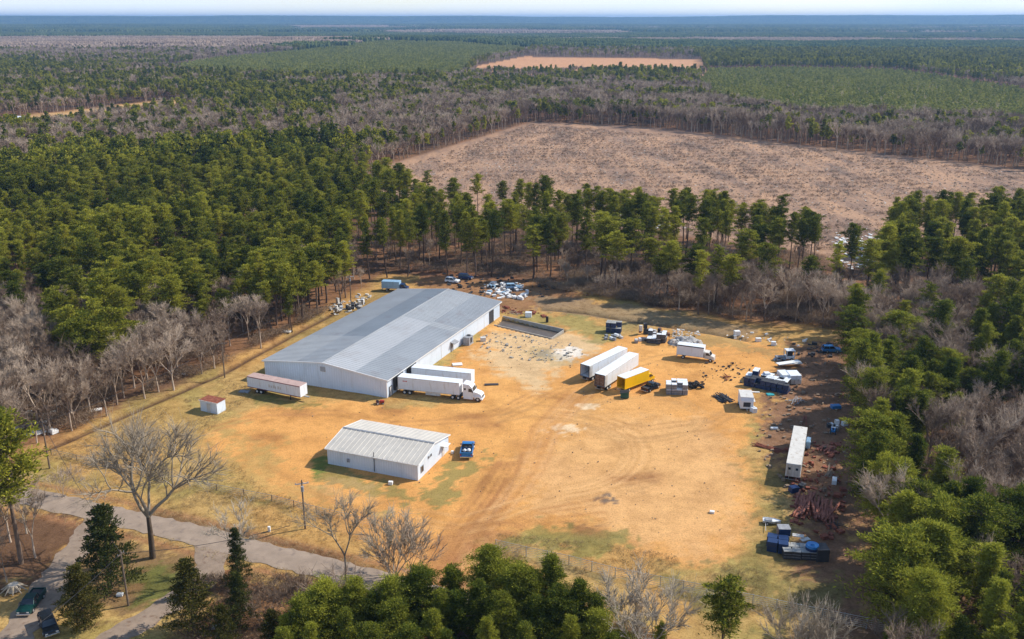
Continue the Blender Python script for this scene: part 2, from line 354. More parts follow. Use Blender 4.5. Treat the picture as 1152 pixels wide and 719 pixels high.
# orange dirt lot
yk = smooth(yd+9*(n1-.5)+5*(n3-.5)+4*(n4-.5), -1.6, 1.4)
dirt = np.tile(np.array([.65, .325, .10]), (len(gx), 1))
dirt = mixc(dirt, smooth(n2, .44, .66), (.69, .36, .115)); dirt = mixc(dirt, smooth(n1, .58, .74)*.7, (.52, .255, .075))
col = col*(1-yk[:, None])+dirt*yk[:, None]
blob([(590,520),(700,470),(800,470),(835,540),(840,600),(790,632),(720,615),(640,580),(600,580)], (.66, .40, .19), .6, 6)
blob([(560,372),(640,372),(680,392),(640,405),(600,440),(560,420),(540,400)], (.64, .47, .27), .8, 4)
blob([(700,440),(770,455),(760,520),(700,540),(640,520),(600,480),(620,460)], (.66, .37, .14), .4, 6)
blob([(618,395),(640,390),(655,398),(645,405),(625,406)], (.72, .67, .60), .9, 1, 3)
blob([(606,397),(618,394),(622,402),(612,404)], (.24, .23, .22), .85, .8, 2)
blob([(585,395),(612,390),(650,405),(640,412),(600,408)], (.40, .31, .16), .5, 2, 4)
blob([(652,456),(668,455),(674,459),(656,461)], (.78, .62, .42), .9, .3, .8)
blob([(610,480),(640,478),(655,482),(640,486),(612,484)], (.76, .58, .38), .8, .8, 2)
blob([(500,600),(545,585),(560,600),(540,612),(505,618)], (.70, .44, .20), .8, 1, 3)
blob([(690,540),(735,530),(740,545),(700,548)], (.38, .22, .10), .45, 2, 6)
blob([(650,585),(668,583),(672,608),(655,610)], (.20, .12, .06), .7, 1.2, 6)
blob([(673,559),(686,556),(688,563),(676,566)], (.15, .12, .10), .9, .7, 2)
blob([(640,600),(700,605),(690,625),(620,618),(570,610),(600,598)], (.22, .205, .06), .75, 2, 9)
blob([(560,612),(640,632),(700,650),(690,655),(600,640)], (.30, .235, .11), .7, 2, 4)
blob([(700,640),(850,655),(930,660),(920,700),(800,690)], (.20, .175, .06), .75, 3, 10)
blob([(850,520),(885,530),(895,600),(870,650),(850,640),(862,590)], (.22, .18, .06), .75, 3, 7)
blob([(355,520),(375,510),(400,536),(470,552),(520,522),(540,512),(530,535),(505,560),(450,572),(395,555),(345,540)], (.245, .215, .07), .8, 1.0, 6)
blob([(345,520),(368,510),(372,530),(350,538)], (.13, .18, .035), .8, 1, 3)
blob([(370,538),(450,560),(420,575),(340,560)], (.46, .30, .14), .5, 2, 8)
blob([(100,470),(230,430),(260,470),(240,500),(300,545),(180,530),(110,510)], (.38, .285, .10), .45, 4, 14)
blob([(215,470),(270,490),(330,540),(420,575),(380,590),(260,545)], (.42, .29, .10), .5, 2, 12)
blob([(280,440),(300,445),(360,455),(330,462),(290,455),(270,450)], (.16, .17, .05), .7, 1.5, 4)
blob([(590,352),(660,358),(700,372),(680,385),(640,370),(590,362)], (.29, .26, .09), .75, 2, 5)
blob([(700,362),(830,380),(880,395),(860,400),(780,385),(700,372)], (.30, .235, .10), .6, 2, 6)
# stains and old wheel tracks in the lot
def track(pp, w, c, a):
    global col
    dl = np.full(len(gx), 99.); dl[near] = linedist(gx[near], gy[near], W(pp))
    col = mixc(col, np.clip(a*1.25*np.exp(-(dl/(w*1.25))**2)*(.3+1.1*n3), 0, 1), c)
def arc(cx, cy, rx, ry, a0, a1, n=24): return [(cx+rx*math.cos(R(a0+(a1-a0)*i/n)), cy+ry*math.sin(R(a0+(a1-a0)*i/n))) for i in range(n+1)]
for rr in (0, 5, 14, 20, 34): track(arc(610, 510, 88+rr, 38+rr*.45, -75, 80), .35, (.50, .27, .10), .55)
for rr in (0, 6, 15): track(arc(600, 560, 60+rr, 40+rr*.5, 150, 260), .35, (.50, .26, .09), .5)
for o_ in (0, 7, 15, 22, 30): track([(505+o_, 640), (520+o_, 600), (548+o_, 570), (580+o_, 530), (600+o_, 480), (640+o_, 440)], .4, (.47, .22, .08), .6)
for o_ in (0, 6, 16): track([(470, 590-o_), (520, 598-o_), (560, 586-o_), (640, 560-o_), (740, 545-o_)], .35, (.50, .27, .10), .5)
for o_ in (0, 5, 18): track([(300, 520+o_), (350, 552+o_*.6), (430, 585+o_*.5), (500, 612+o_*.5)], .4, (.50, .25, .08), .5)
for o_ in (0, 6): track([(560, 470+o_), (640, 432+o_), (740, 400+o_), (860, 390+o_), (930, 380+o_)], .4, (.48, .25, .09), .5)
for c_ in ((530,468),(548,478),(700,538),(726,536),(663,596),(440,462),(300,492),(335,466),(590,500)):
    track([(c_[0]-9, c_[1]), (c_[0]+9, c_[1]+1)], 1.5, (.30, .13, .05), .55)
blob([(450,612),(500,596),(560,590),(540,620),(515,650),(500,690),(430,690),(440,640)], (.60,.31,.11), .9, 2, 5)
for o_ in (0, 5, 12, 18, 26): track([(462+o_, 680), (480+o_, 640), (492+o_*1.3, 612), (505+o_*1.6, 590), (530+o_*1.5, 560), (560+o_, 520)], .4, (.36, .16, .06), .6)
for o_ in (0, 7, 16, 24): track([(360, 575+o_*.4), (430, 596+o_), (490, 606+o_), (540, 600+o_*.7), (600, 575+o_*.6), (680, 560+o_)], .4, (.42, .2, .07), .5)
for o_ in (0, 5, 13): track([(560, 462+o_), (600, 455+o_), (650, 462+o_), (720, 480+o_), (800, 470+o_), (850, 440+o_)], .4, (.46, .24, .09), .5)
for o_ in (0, 5): track([(240, 480+o_), (300, 462+o_), (380, 462+o_), (440, 475+o_), (540, 470+o_), (600, 440+o_), (640, 445+o_)], .4, (.46, .22, .08), .5)
for rr in (3, 9, 17, 27): track(arc(610, 510, 88+rr, 38+rr*.45, -80, 75), .3, (.77, .47, .22), .28)
for o_ in (3, 9, 19): track([(470, 592-o_), (520, 600-o_), (560, 588-o_), (640, 562-o_), (740, 547-o_)], .3, (.76, .45, .20), .25)
for o_ in (4, 11, 26): track([(508+o_, 640), (523+o_, 600), (551+o_, 570), (583+o_, 530), (603+o_, 480), (643+o_, 440)], .3, (.77, .47, .22), .28)
for rr in (0, 4, 16, 21): track(arc(560, 640, 60+rr, 40+rr*.6, 190, 290), .35, (.44, .21, .075), .7)
for rr in (0, 5, 13): track(arc(720, 470, 60+rr, 22+rr*.4, 0, 340), .3, (.50, .29, .12), .5)
track([(505,640),(530,615),(545,606)], 1.2, (.33, .14, .06), .5)
# road verges, ditches
col = mixc(col, np.exp(-((dr-4.3)/.8)**2)*.8, (.36, .18, .09))
col = mixc(col, np.exp(-(d1/1.0)**2)*.9, (.10, .055, .035)); col = mixc(col, np.exp(-(d2/.9)**2)*.9, (.10, .075, .045)); col = mixc(col, np.exp(-(d3/.8)**2)*.8, (.13, .07, .045))
col = mixc(col, np.where(pd > -.4, 1., 0.), (.12, .09, .07))
# far zones
gn = fbm(gx, gy, 120., 4)
sf = np.where(front, 1., 0.)*smooth(np.where((gy > 150) & (gy < 1200), sdist(gx, gy, FIELD), -999), -4, 4)
col = mixc(col, sf, (.33, .205, .145))
col = mixc(col, np.where(front & inpoly(gx, gy, CROP), 1., 0), (.56, .30, .155))
col = mixc(col, np.where(front & inpoly(gx, gy, LROAD), 1., 0), (.55, .34, .15))
farr = np.hypot(gx, gy)
kf = smooth(farr, 1600, 2400)
farc = mixc(np.tile(np.array([.045, .065, .03]), (len(gx), 1)), smooth(fbm(gx, gy*1.0, 420., 3), .48, .58), (.15, .115, .09))
col = mixc(col*1.0, kf*0, (0, 0, 0)); col = col*(1-kf[:, None])+farc*kf[:, None]
col = mixc(col, np.where(front & inpoly(gx, gy, CROP), 1., 0), (.56, .30, .155))
for PP in (PLANT_P, PLANT2_P): col = mixc(col, np.where(front & inpoly(gpx, gpy, PP), 1., 0), (.17, .15, .06))
Fi = (np.arange(ny-1)[:, None]*nx+np.arange(nx-1)[None]).ravel()
Fq = np.stack([Fi, Fi+1, Fi+nx+1, Fi+nx], 1)
gm = bpy.data.materials.new('ground_soil'); gm.use_nodes = True
me = npmesh('ground', np.stack([gx, gy, gz], 1), [Fq], gm)
ca = me.color_attributes.new('soil', 'FLOAT_COLOR', 'POINT'); ca.data.foreach_set('color', np.concatenate([np.clip(col, 0, 1), np.ones((len(gx), 1))], 1).astype(np.float32).ravel())
fa = me.attributes.new('cut', 'FLOAT', 'POINT'); fa.data.foreach_set('value', sf.astype(np.float32))
la = me.attributes.new('lot', 'FLOAT', 'POINT'); la.data.foreach_set('value', yk.astype(np.float32))
me.polygons.foreach_set('use_smooth', [True]*len(me.polygons))
ground = bpy.data.objects.new('ground', me); C.objects.link(ground); tag(ground, 'orange dirt lot, dry grass and leaf litter ground', None, None, 'structure')
def nd(t, **kw):
    x = n.new(t)
    for k_, v_ in kw.items(): setattr(x, k_, v_)
    return x
n = gm.node_tree.nodes; l = gm.node_tree.links; p = n['Principled BSDF']; p.inputs['Roughness'].default_value = .95; p.inputs['Specular IOR Level'].default_value = .15
geo = nd('ShaderNodeNewGeometry'); at = nd('ShaderNodeAttribute', attribute_name='soil'); ac = nd('ShaderNodeAttribute', attribute_name='cut'); al = nd('ShaderNodeAttribute', attribute_name='lot')
def noise(scale, detail=6, mp=None, rg=.6):
    z = nd('ShaderNodeTexNoise'); z.inputs['Scale'].default_value = scale; z.inputs['Detail'].default_value = detail; z.inputs['Roughness'].default_value = rg
    if mp:
        q = nd('ShaderNodeMapping'); q.inputs['Rotation'].default_value = (0, 0, mp[0]); q.inputs['Scale'].default_value = mp[1]
        l.new(geo.outputs['Position'], q.inputs[0]); l.new(q.outputs[0], z.inputs['Vector'])
    else: l.new(geo.outputs['Position'], z.inputs['Vector'])
    return z.outputs[0]
def ramp(src, stops):
    r = nd('ShaderNodeValToRGB'); e = r.color_ramp.elements
    while len(e) < len(stops): e.new(.5)
    for i, (po, c_) in enumerate(stops): e[i].position = po; e[i].color = (*c_, 1)
    l.new(src, r.inputs[0]); return r.outputs[0]
def mul(a, b, fac=1.0, mode='MULTIPLY'):
    x = nd('ShaderNodeMix', data_type='RGBA', blend_type=mode)
    if isinstance(fac, float): x.inputs[0].default_value = fac
    else: l.new(fac, x.inputs[0])
    l.new(a, x.inputs[6])
    if isinstance(b, tuple): x.inputs[7].default_value = (*b, 1)
    else: l.new(b, x.inputs[7])
    return x.outputs[2]
c0 = at.outputs['Color']
mf = nd('ShaderNodeMapRange'); mf.inputs[3].default_value = 1.; mf.inputs[4].default_value = .42; l.new(al.outputs['Fac'], mf.inputs[0]); mf = mf.outputs[0]
c0 = mul(c0, ramp(noise(.55, 10, None, .82), [(.36, (.50, .44, .36)), (.46, (.90, .87, .82)), (.54, (1.04, 1.03, 1.)), (.68, (1.3, 1.28, 1.22))]), mf)
c0 = mul(c0, ramp(noise(3.2, 6, None, .7), [(.34, (.72, .68, .62)), (.48, (1., 1., 1.)), (.7, (1.15, 1.15, 1.12))]))
c0 = mul(c0, ramp(noise(.13, 5), [(.3, (.80, .77, .74)), (.55, (1.05, 1.05, 1.05))]))
# the clear-cut: windrows of slash, bleached sticks, bare pink soil
wr = ramp(noise(.055, 8, (R(62), (1., .22, 1)), .75), [(.36, (.17, .115, .085)), (.45, (.30, .19, .13)), (.54, (.41, .25, .155)), (.72, (.55, .325, .19))])
wr = mul(wr, ramp(noise(.5, 8, None, .8), [(.33, (.45, .42, .42)), (.5, (1., 1., 1.)), (.68, (1.25, 1.25, 1.25))]))
wr = mul(wr, (.62, .60, .58), ramp(noise(.22, 4, None, .8), [(.66, (0, 0, 0)), (.72, (1, 1, 1))]), 'MIX')
c0 = mul(c0, wr, ac.outputs['Fac'], 'MIX')
l.new(c0, p.inputs['Base Color'])
bp = nd('ShaderNodeBump'); bp.inputs['Strength'].default_value = .9; bp.inputs['Distance'].default_value = .12
l.new(noise(1.6, 8, None, .8), bp.inputs['Height']); l.new(bp.outputs[0], p.inputs['Normal'])

# haze (air) -- the sky stays outside
hz = MB().box(-23000, 23000, -4000, 27000, -6, 150).build('haze', bpy.data.materials.new('haze_air')); tag(hz, kind='stuff')
hm = hz.data.materials[0]; hm.use_nodes = True; hn = hm.node_tree.nodes; hn.remove(hn['Principled BSDF'])
pv = hn.new('ShaderNodeVolumePrincipled'); pv.inputs['Color'].default_value = (.34, .60, 1, 1); pv.inputs['Density'].default_value = 8e-5; pv.inputs['Anisotropy'].default_value = .2
hm.node_tree.links.new(pv.outputs[0], hn['Material Output'].inputs['Volume'])

# ------------------------------------------------------------ roads
def ribbon(name, pts, w, z, m, kind='structure', jit=.32, seg=1.1):
    P = []
    for (x0, y0), (x1, y1) in zip(pts[:-1], pts[1:]):
        L = math.hypot(x1-x0, y1-y0); k_ = max(1, int(L/seg))
        for i in range(k_): P.append((x0+(x1-x0)*i/k_, y0+(y1-y0)*i/k_))
    P.append(pts[-1]); P = np.array(P)
    for _ in range(6): P[1:-1] = (P[:-2]+2*P[1:-1]+P[2:])/4
    T = np.gradient(P, axis=0); T /= np.linalg.norm(T, axis=1)[:, None]; N = np.stack([-T[:, 1], T[:, 0]], 1)
    b = MB(); rows = []
    nn = 6
    for i in range(len(P)):
        a1 = w/2+jit*(random.random()-.5)*2; a2 = w/2+jit*(random.random()-.5)*2
        for j in range(nn+1):
            s_ = -a1+(a1+a2)*j/nn; q = P[i]+N[i]*s_
            b.v.append((q[0], q[1], z+.06*(1-(2*j/nn-1)**2)))
    for i in range(len(P)-1):
        for j in range(nn): k0 = i*(nn+1)+j; b.f.append((k0, k0+1, k0+nn+2, k0+nn+1))
    o = b.build(name, m); tag(o, kind=kind); return o, P, N
asph = mat('worn_asphalt', (.33, .255, .195), .95, var=.16, scale=.35, dirt=(.22, .17, .14), spec=.08)
grav = mat('gravel_drive', (.29, .22, .165), .95, spec=.08, var=.2, scale=.5, dirt=(.20, .13, .09))
_, RP, RN = ribbon('road', ROADC, 5.2, .07, asph)
ribbon('driveway', DRIVE1, 5.2, .045, grav, jit=.6)
ribbon('driveway', DRIVE2, 4.4, .035, grav, jit=.5)

# ------------------------------------------------------------ trees
def fork_tree(seed, H, spread, twig_r, levels, n_kids, bole=.25, r0=None, twigs=5, up=.35, stems=1, wob=.12):
    rg = random.Random(seed); segs = []; tw = []; trunk = []
    r0 = r0 or H*.013
    def grow_(p, d, L, r, lev):
        k_ = 3; q = p
        for i in range(k_):
            wb = wob*(.3 if lev == 0 else 1); d = (d+Vector((rg.gauss(0, wb), rg.gauss(0, wb), rg.gauss(0, wb*.6)+.04*up))).normalized()
            q2 = q+d*(L/k_); ra = r*(1-.38*i/k_); rb = r*(1-.38*(i+1)/k_)
            (trunk if lev == 0 else segs).append((*q, *q2, ra, rb)); q = q2
            if lev >= 1 and i >= 1 and lev < levels:
                kid(q, d, L*.5, r*.45, lev+1)
        if lev >= levels:
            for _ in range(twigs):
                dd_ = (d+Vector((rg.gauss(0, .5), rg.gauss(0, .5), rg.gauss(.1, .35)))).normalized(); Lt = L*rg.uniform(.5, 1.0)
                s0 = p+(q-p)*rg.uniform(.2, 1.); tw.append((*s0, *(s0+dd_*Lt), twig_r, twig_r*.5))
            return
        m_ = n_kids+(1 if rg.random() < .4 else 0); a0 = rg.random()*6.28
        for j in range(m_):
            kid(q, d, L*rg.uniform(.62, .86), r*.60, lev+1, a0+6.283*j/m_)
    def kid(q, d, L, r, lev, az=None):
        az = rg.random()*6.28 if az is None else az
        o1 = d.orthogonal().normalized(); o2 = d.cross(o1); tilt = spread*rg.uniform(.6, 1.25)
        nd_ = (d*math.cos(tilt)+(o1*math.cos(az)+o2*math.sin(az))*math.sin(tilt)); nd_.z += up*.35
        if lev <= 1: nd_.z = max(nd_.z, .12)
        grow_(q, nd_.normalized(), L, max(r, twig_r), lev)
    for s_ in range(stems):
        d = Vector((0, 0, 1)) if stems == 1 else Vector((math.cos(s_*6.28/stems+rg.random())*.45, math.sin(s_*6.28/stems+rg.random())*.45, 1)).normalized()
        grow_(Vector((0, 0, -.3)), d, H*bole+.3, r0*(1 if stems == 1 else .6), 0)
    allp = np.array(segs+tw)[:, [2, 5]].max(); f = H/allp
    sc = lambda A, s=f: np.array([[*(np.array(a[:6])*s), a[6], a[7]] for a in A])
    return sc(trunk), sc(segs), sc(tw)
def limit(A, n):
    if len(A) <= n: return A
    rg = np.random.default_rng(1); return A[rg.permutation(len(A))[:n]]
def bare_parts(seed, H, spread, twig_r, levels, n_kids, maxtw=3000, **kw):
    t, s, w = fork_tree(seed, H, spread, twig_r, levels, n_kids, **kw); w = limit(w, maxtw)
    Vt, Ft = tubes(t, 7); Vs, Fs = tubes(s, 4); Vw, Fw = tubes(w, 3)
    return (Vt, Ft), (np.concatenate([Vs, Vw]), np.concatenate([Fs, Fw+len(Vs)]))
def tufts(cents, rads, per, leaf, rg, flat=.62, outward=.6, wid=.34, feather=False):
    n_ = len(cents)*per; c = np.repeat(cents, per, 0); r = np.repeat(rads, per)
    d = rg.normal(size=(n_, 3)); d /= np.linalg.norm(d, axis=1)[:, None]; d[:, 2] = np.where(d[:, 2] < -.3, -d[:, 2]*.6, d[:, 2])
    rad = r*(rg.random(n_)**.45); off = d*rad[:, None]; off[:, 2] *= flat
    hr = np.concatenate([c[:, :2], np.zeros((n_, 1))], 1); hr /= np.maximum(np.linalg.norm(hr, axis=1), .3)[:, None]
    if feather: off = off+hr*((off*hr).sum(1)*.9)[:, None]; off[:, 2] += .25*np.abs((off*hr).sum(1))*rg.uniform(-.5, 1.2, n_)
    P = c+off
    a = d*outward+rg.normal(size=(n_, 3))*(1-outward*.6)+(hr*.45 if feather else 0); a[:, 2] += .45 if feather else .25; a /= np.linalg.norm(a, axis=1)[:, None]
    b = rg.normal(size=(n_, 3)); b -= a*(a*b).sum(1)[:, None]; b /= np.linalg.norm(b, axis=1)[:, None]
    L = leaf*rg.uniform(.6, 1.3, n_); w = L*wid
    V = np.stack([P-b*(w*.25)[:, None], P+a*(L*.55)[:, None]-b*w[:, None], P+a*L[:, None], P+a*(L*.55)[:, None]+b*w[:, None]], 1).reshape(-1, 3)
    Fq = np.arange(n_*4).reshape(-1, 4); return V, Fq
def pine_parts(seed, H, R_, base, nb, per, leaf, kind='old', wid=.2):
    rg = np.random.default_rng(seed); lean = rg.normal(0, .02, 2); tr = []; prev = np.array([0, 0, -.4]); r_ = H*.0105+.04
    def ax(t): return np.array([lean[0]*H*t+.15*math.sin(t*5+seed), lean[1]*H*t+.12*math.cos(t*4+seed)-.12, H*t])
    K = 9
    for i in range(1, K+1):
        q = ax(i/K*.97); tr.append((*prev, *q, r_*(1-.85*(i-1)/K), r_*(1-.85*i/K))); prev = q
    cents = []; rads = []; br = []
    lop = rg.uniform(.5, 1.3, 7); lz = rg.uniform(0, 6.28)
    for i in range(nb):
        t = (i+rg.random())/nb; t = t**.9
        if kind == 'old': sh = math.sqrt(max(0, 1-((t-.42)/.62)**2)); sh = max(sh, .35); sh = min(sh, (1-t)**.6*1.35+.08) if seed % 2 else sh
        else: sh = (1-t)**.75*.95+.12
        az = i*2.399+rg.normal(0, .5); rr = R_*sh*rg.uniform(.30, 1.08)*lop[int(az*7/6.283) % 7]*(.82+.3*math.sin(t*17+lz+az))
        z = base+(H-base)*(.03+.93*t)
        a0 = ax(min(.95, (z-.12*rr)/H)); c = np.array([a0[0]+rr*math.cos(az), a0[1]+rr*math.sin(az), z+(.12*rr if kind == 'old' else -.08*rr)])
        cents.append(c); rads.append(R_*(.215 if kind == 'old' else .165)*rg.uniform(.6, 1.4)*(1-.25*t))
        br.append((*a0, *c, .05+.02*rr, .02))
        if kind == 'old' and rr > R_*.45:                     # needles along the limb too
            cents.append(a0*.45+c*.55+np.array([0, 0, .1])); rads.append(R_*.2)
    if kind == 'old':
        for i in range(6):                                    # dead lower stubs
            z = base*rg.uniform(.45, 1.); a0 = ax(z/H); az = rg.random()*6.28; L = rg.uniform(.6, 1.8); br.append((*a0, a0[0]+L*math.cos(az), a0[1]+L*math.sin(az), z+L*.2, .035, .015))
    Vt, Ft = tubes(tr, 7); Vb, Fb = tubes(br, 3)
    Vc, Fc = tufts(np.array(cents), np.array(rads)*rg.uniform(.55, 1.5, len(rads)), per, leaf, rg, wid=wid, feather=True)
    return (np.concatenate([Vt, Vb]), np.concatenate([Ft, Fb+len(Vt)])), (Vc, Fc)
def cedar_parts(seed, H, R_, nb, per, leaf):
    rg = np.random.default_rng(seed); cents = []; rads = []; br = []
    for i in range(nb):
        t = ((i+rg.random())/nb); az = i*2.399+rg.normal(0, .4); sh = (1-t)**.8*.9+.06; rr = R_*sh*rg.uniform(.25, 1)
        z = H*(.06+.92*t); c = np.array([rr*math.cos(az), rr*math.sin(az), z]); cents.append(c); rads.append(R_*.24*rg.uniform(.7, 1.3)*(1-.45*t)); br.append((0, 0, z-.2*rr, *c, .05, .02))
    Vt, Ft = tubes([(0, 0, -.3, 0, 0, H*.95, H*.014, .02)], 7); Vb, Fb = tubes(br, 3)
    Vc, Fc = tufts(np.array(cents), np.array(rads), per*2, leaf*.85, rg, flat=.8, outward=.6, wid=.17, feather=True)
    return (np.concatenate([Vt, Vb]), np.concatenate([Ft, Fb+len(Vt)])), (Vc, Fc)

class Kind:                                   # trunk mesh + crown mesh, and the two joined for the far wood
    def __init__(s, name, parts, mt, mc, crown='crown'):
        (Vt, Ft), (Vc, Fc) = parts; s.name = name; s.cn = crown
        s.t = npmesh('trunk', Vt, [Ft], mt); s.c = npmesh(crown, Vc, [Fc], mc); s.parts = parts; s.mats = (mt, mc)
        s.H = max(Vt[:, 2].max(), Vc[:, 2].max()); s.src = None
    def joined(s, nm):
        (Vt, Ft), (Vc, Fc) = s.parts
        m_ = npmesh(nm, np.concatenate([Vt, Vc]), [np.concatenate([Ft, Fc+len(Vt)])], list(s.mats), np.concatenate([np.zeros(len(Ft)), np.ones(len(Fc))]))
        return bpy.data.objects.new(nm, m_)
def plant(k_, name, x, y, label, cat, group, h=None, rz=None, z=None, sxy=1.0):
    s_ = 1 if h is None else h/k_.H
    o = thing(name, label, cat, (x, y, float(elev(x, y)) if z is None else z), random.random()*6.28 if rz is None else rz, group)
    o.scale = (s_*sxy, s_*sxy, s_)
    for nm, me_ in (('trunk', k_.t), (k_.cn, k_.c)):
        c_ = bpy.data.objects.new(nm, me_); C.objects.link(c_); c_.parent = o
    return o
PINES = [Kind('pine', pine_parts(10+i, 20, r_, b_, int(nb_*1.75), 82, .52, 'old', .155), PBARK, NEEDLE) for i, (r_, b_, nb_) in enumerate([(3.2, 9.0, 38), (2.8, 10.5, 30), (3.6, 8.5, 42), (3.0, 11.5, 28), (3.4, 9.5, 36), (2.5, 7, 36), (3.0, 8, 24), (3.8, 10, 40)])]
YOUNG = [Kind('young', pine_parts(30+i, 14, r_, 2.2, 120, 95, .40, kd_, .15), PBARK, NEEDLE_Y) for i, (r_, kd_) in enumerate([(3.2, 'young'), (3.0, 'old'), (3.5, 'old'), (2.8, 'young')])]
FORE = [Kind('fore', pine_parts(50+i, 15, r_, 3.0, 165, 150, .30, kd_, .13), PBARK, NEEDLE_Y) for i, (r_, kd_) in enumerate([(3.0, 'young'), (3.4, 'old'), (2.8, 'young')])]
CED = [Kind('cedar', cedar_parts(70+i, 11, 3.4, 70, 80, .42), PBARK, m_) for i, m_ in enumerate([CEDAR, CEDAR, CEDAR_D])]
BARE = [Kind('bare', bare_parts(100+i, 15, sp_, .023, 4, nk_, 3600, bole=bo_, twigs=7, up=up_), GBARK, GBARK, 'branches') for i, (sp_, nk_, bo_, up_) in enumerate([(.44, 2, .30, .6), (.36, 2, .38, .75), (.52, 2, .25, .5), (.33, 2, .40, .8), (.46, 2, .28, .6), (.40, 3, .33, .7)])]
SHRUB = [Kind('shrub', bare_parts(130+i, 6, .5, .018, 3, 2, 700, bole=.16, twigs=6, up=.4, stems=5, r0=.07), GBARK, GBARK, 'branches') for i in range(3)]

far_cols = {}
def source(key, objs):
    c_ = bpy.data.collections.new(key)
    for o in objs: c_.objects.link(o)
    far_cols[key] = c_; return c_
def gn_scatter(name, P, sc, rz, vi, coll, label, nsrc):
    m_ = bpy.data.meshes.new(name); m_.vertices.add(len(P)); m_.vertices.foreach_set('co', np.asarray(P, np.float32).ravel())
    for an, ty, da in (('sc', 'FLOAT', sc), ('rz', 'FLOAT', rz), ('vi', 'INT', vi)):
        a_ = m_.attributes.new(an, ty, 'POINT'); a_.data.foreach_set('value', np.asarray(da, np.float32 if ty == 'FLOAT' else np.int32))
    o = bpy.data.objects.new(name, m_); C.objects.link(o); tag(o, label, None, None, 'stuff')
    g = bpy.data.node_groups.new(name, 'GeometryNodeTree')
    g.interface.new_socket('Geometry', in_out='INPUT', socket_type='NodeSocketGeometry'); g.interface.new_socket('Geometry', in_out='OUTPUT', socket_type='NodeSocketGeometry')
    N_ = g.nodes; gi = N_.new('NodeGroupInput'); go = N_.new('NodeGroupOutput'); ip = N_.new('GeometryNodeInstanceOnPoints'); ci = N_.new('GeometryNodeCollectionInfo')
    ci.inputs['Collection'].default_value = coll; ci.inputs['Separate Children'].default_value = True; ci.inputs['Reset Children'].default_value = True
    def na(nm, ty):
        a_ = N_.new('GeometryNodeInputNamedAttribute'); a_.data_type = ty; a_.inputs[0].default_value = nm; return a_
    Lk = g.links; Lk.new(gi.outputs[0], ip.inputs['Points']); Lk.new(ci.outputs[0], ip.inputs['Instance']); ip.inputs['Pick Instance'].default_value = True
    Lk.new(na('vi', 'INT').outputs[0], ip.inputs['Instance Index']); cx_ = N_.new('ShaderNodeCombineXYZ'); Lk.new(na('rz', 'FLOAT').outputs[0], cx_.inputs[2])
    er = N_.new('FunctionNodeEulerToRotation'); Lk.new(cx_.outputs[0], er.inputs[0]); Lk.new(er.outputs[0], ip.inputs['Rotation'])
    Lk.new(na('sc', 'FLOAT').outputs[0], ip.inputs['Scale']); Lk.new(ip.outputs[0], go.inputs[0])
    md = o.modifiers.new('scatter', 'NODES'); md.node_group = g; return o

# where each kind grows
FAR_D = 2300.
def jgrid(x0, x1, y0, y1, s):
    X, Y = np.meshgrid(np.arange(x0, x1, s), np.arange(y0, y1, s)); X = X.ravel(); Y = Y.ravel()
    X = X+rng.uniform(-.46, .46, len(X))*s; Y = Y+rng.uniform(-.46, .46, len(Y))*s; return X, Y
def wedge(X, Y, m=60): return np.abs(X) < Y*.60+m
NX, NY = jgrid(-330, 350, 82, 420, 4.9); k = wedge(NX, NY, 70); NX, NY = NX[k], NY[k]
MX, MY = jgrid(-1000, 1000, 420, 1150, 5.3); k = wedge(MX, MY); MX, MY = MX[k], MY[k]
LX, LY = jgrid(-1600, 1600, 1150, FAR_D, 7.4); k = wedge(LX, LY); LX, LY = LX[k], LY[k]
AX = np.concatenate([NX, MX, LX]); AY = np.concatenate([NY, MY, LY]); AD = np.hypot(AX, AY)
bx_, by_ = proj(AX, AY, 0.); cx_, cy_ = proj(AX, AY, 12.)
ok = ~inpoly(bx_, by_, CLEAR) & ~inpoly(bx_, by_, FIELD_P) & ~inpoly(bx_, by_, CROP_P) & ~inpoly(bx_, by_, LROAD_P)
ok &= ~((by_ > 640) & (bx_ < 985)) & ~inpoly(bx_, by_, PLANT_P) & ~inpoly(bx_, by_, PLANT2_P)
nz1 = fbm(AX, AY, 60., 3); nz2 = fbm(AX+900, AY+100, 180., 3)
pb = np.full(len(AX), .07)                                     # chance of a bare tree rather than a pine
def setp(poly, v, crown=True):
    k_ = inpoly(cx_ if crown else bx_, cy_ if crown else by_, poly); pb[k_] = v
def between(a, b): return (by_ > a) & (by_ <= b)
pb[(by_ > 245) & (by_ < 345) & (bx_ > 400) & (bx_ < 960)] = .3
pb[AD > 560] = np.where(nz2[AD > 560] > .5, .75, .2)
setp([(-400,300),(0,312),(60,325),(150,335),(210,340),(250,335),(310,372),(330,372),(420,330),(300,470),(0,560),(-400,700)], .97)
setp([(55,335),(110,330),(150,350),(150,385),(100,390),(60,375)], .1)
setp([(10,290),(45,285),(50,330),(10,335)], .8); setp([(65,300),(120,300),(125,335),(65,335)], .75)
setp([(240,305),(285,300),(300,350),(240,350)], .7); setp([(395,255),(425,255),(425,300),(395,300)], .6)
setp([(300,345),(330,340),(400,330),(380,360),(310,378)], .55)
setp([(395,165),(610,120),(640,140),(460,195),(400,215)], .65)        # thin stand edging the clearing
setp([(690,262),(790,262),(960,285),(960,350),(640,330)], .82)
setp([(950,300),(1010,300),(1110,312),(1400,330),(1400,372),(1080,372),(990,385)], .85)
setp([(1080,335),(1170,325),(1400,340),(1400,430),(1110,430)], .15)
setp([(1030,415),(1400,415),(1400,560),(1120,560),(1040,470)], .85)
setp([(1100,560),(1400,560),(1400,1000),(1000,1000),(1000,600)], .2)
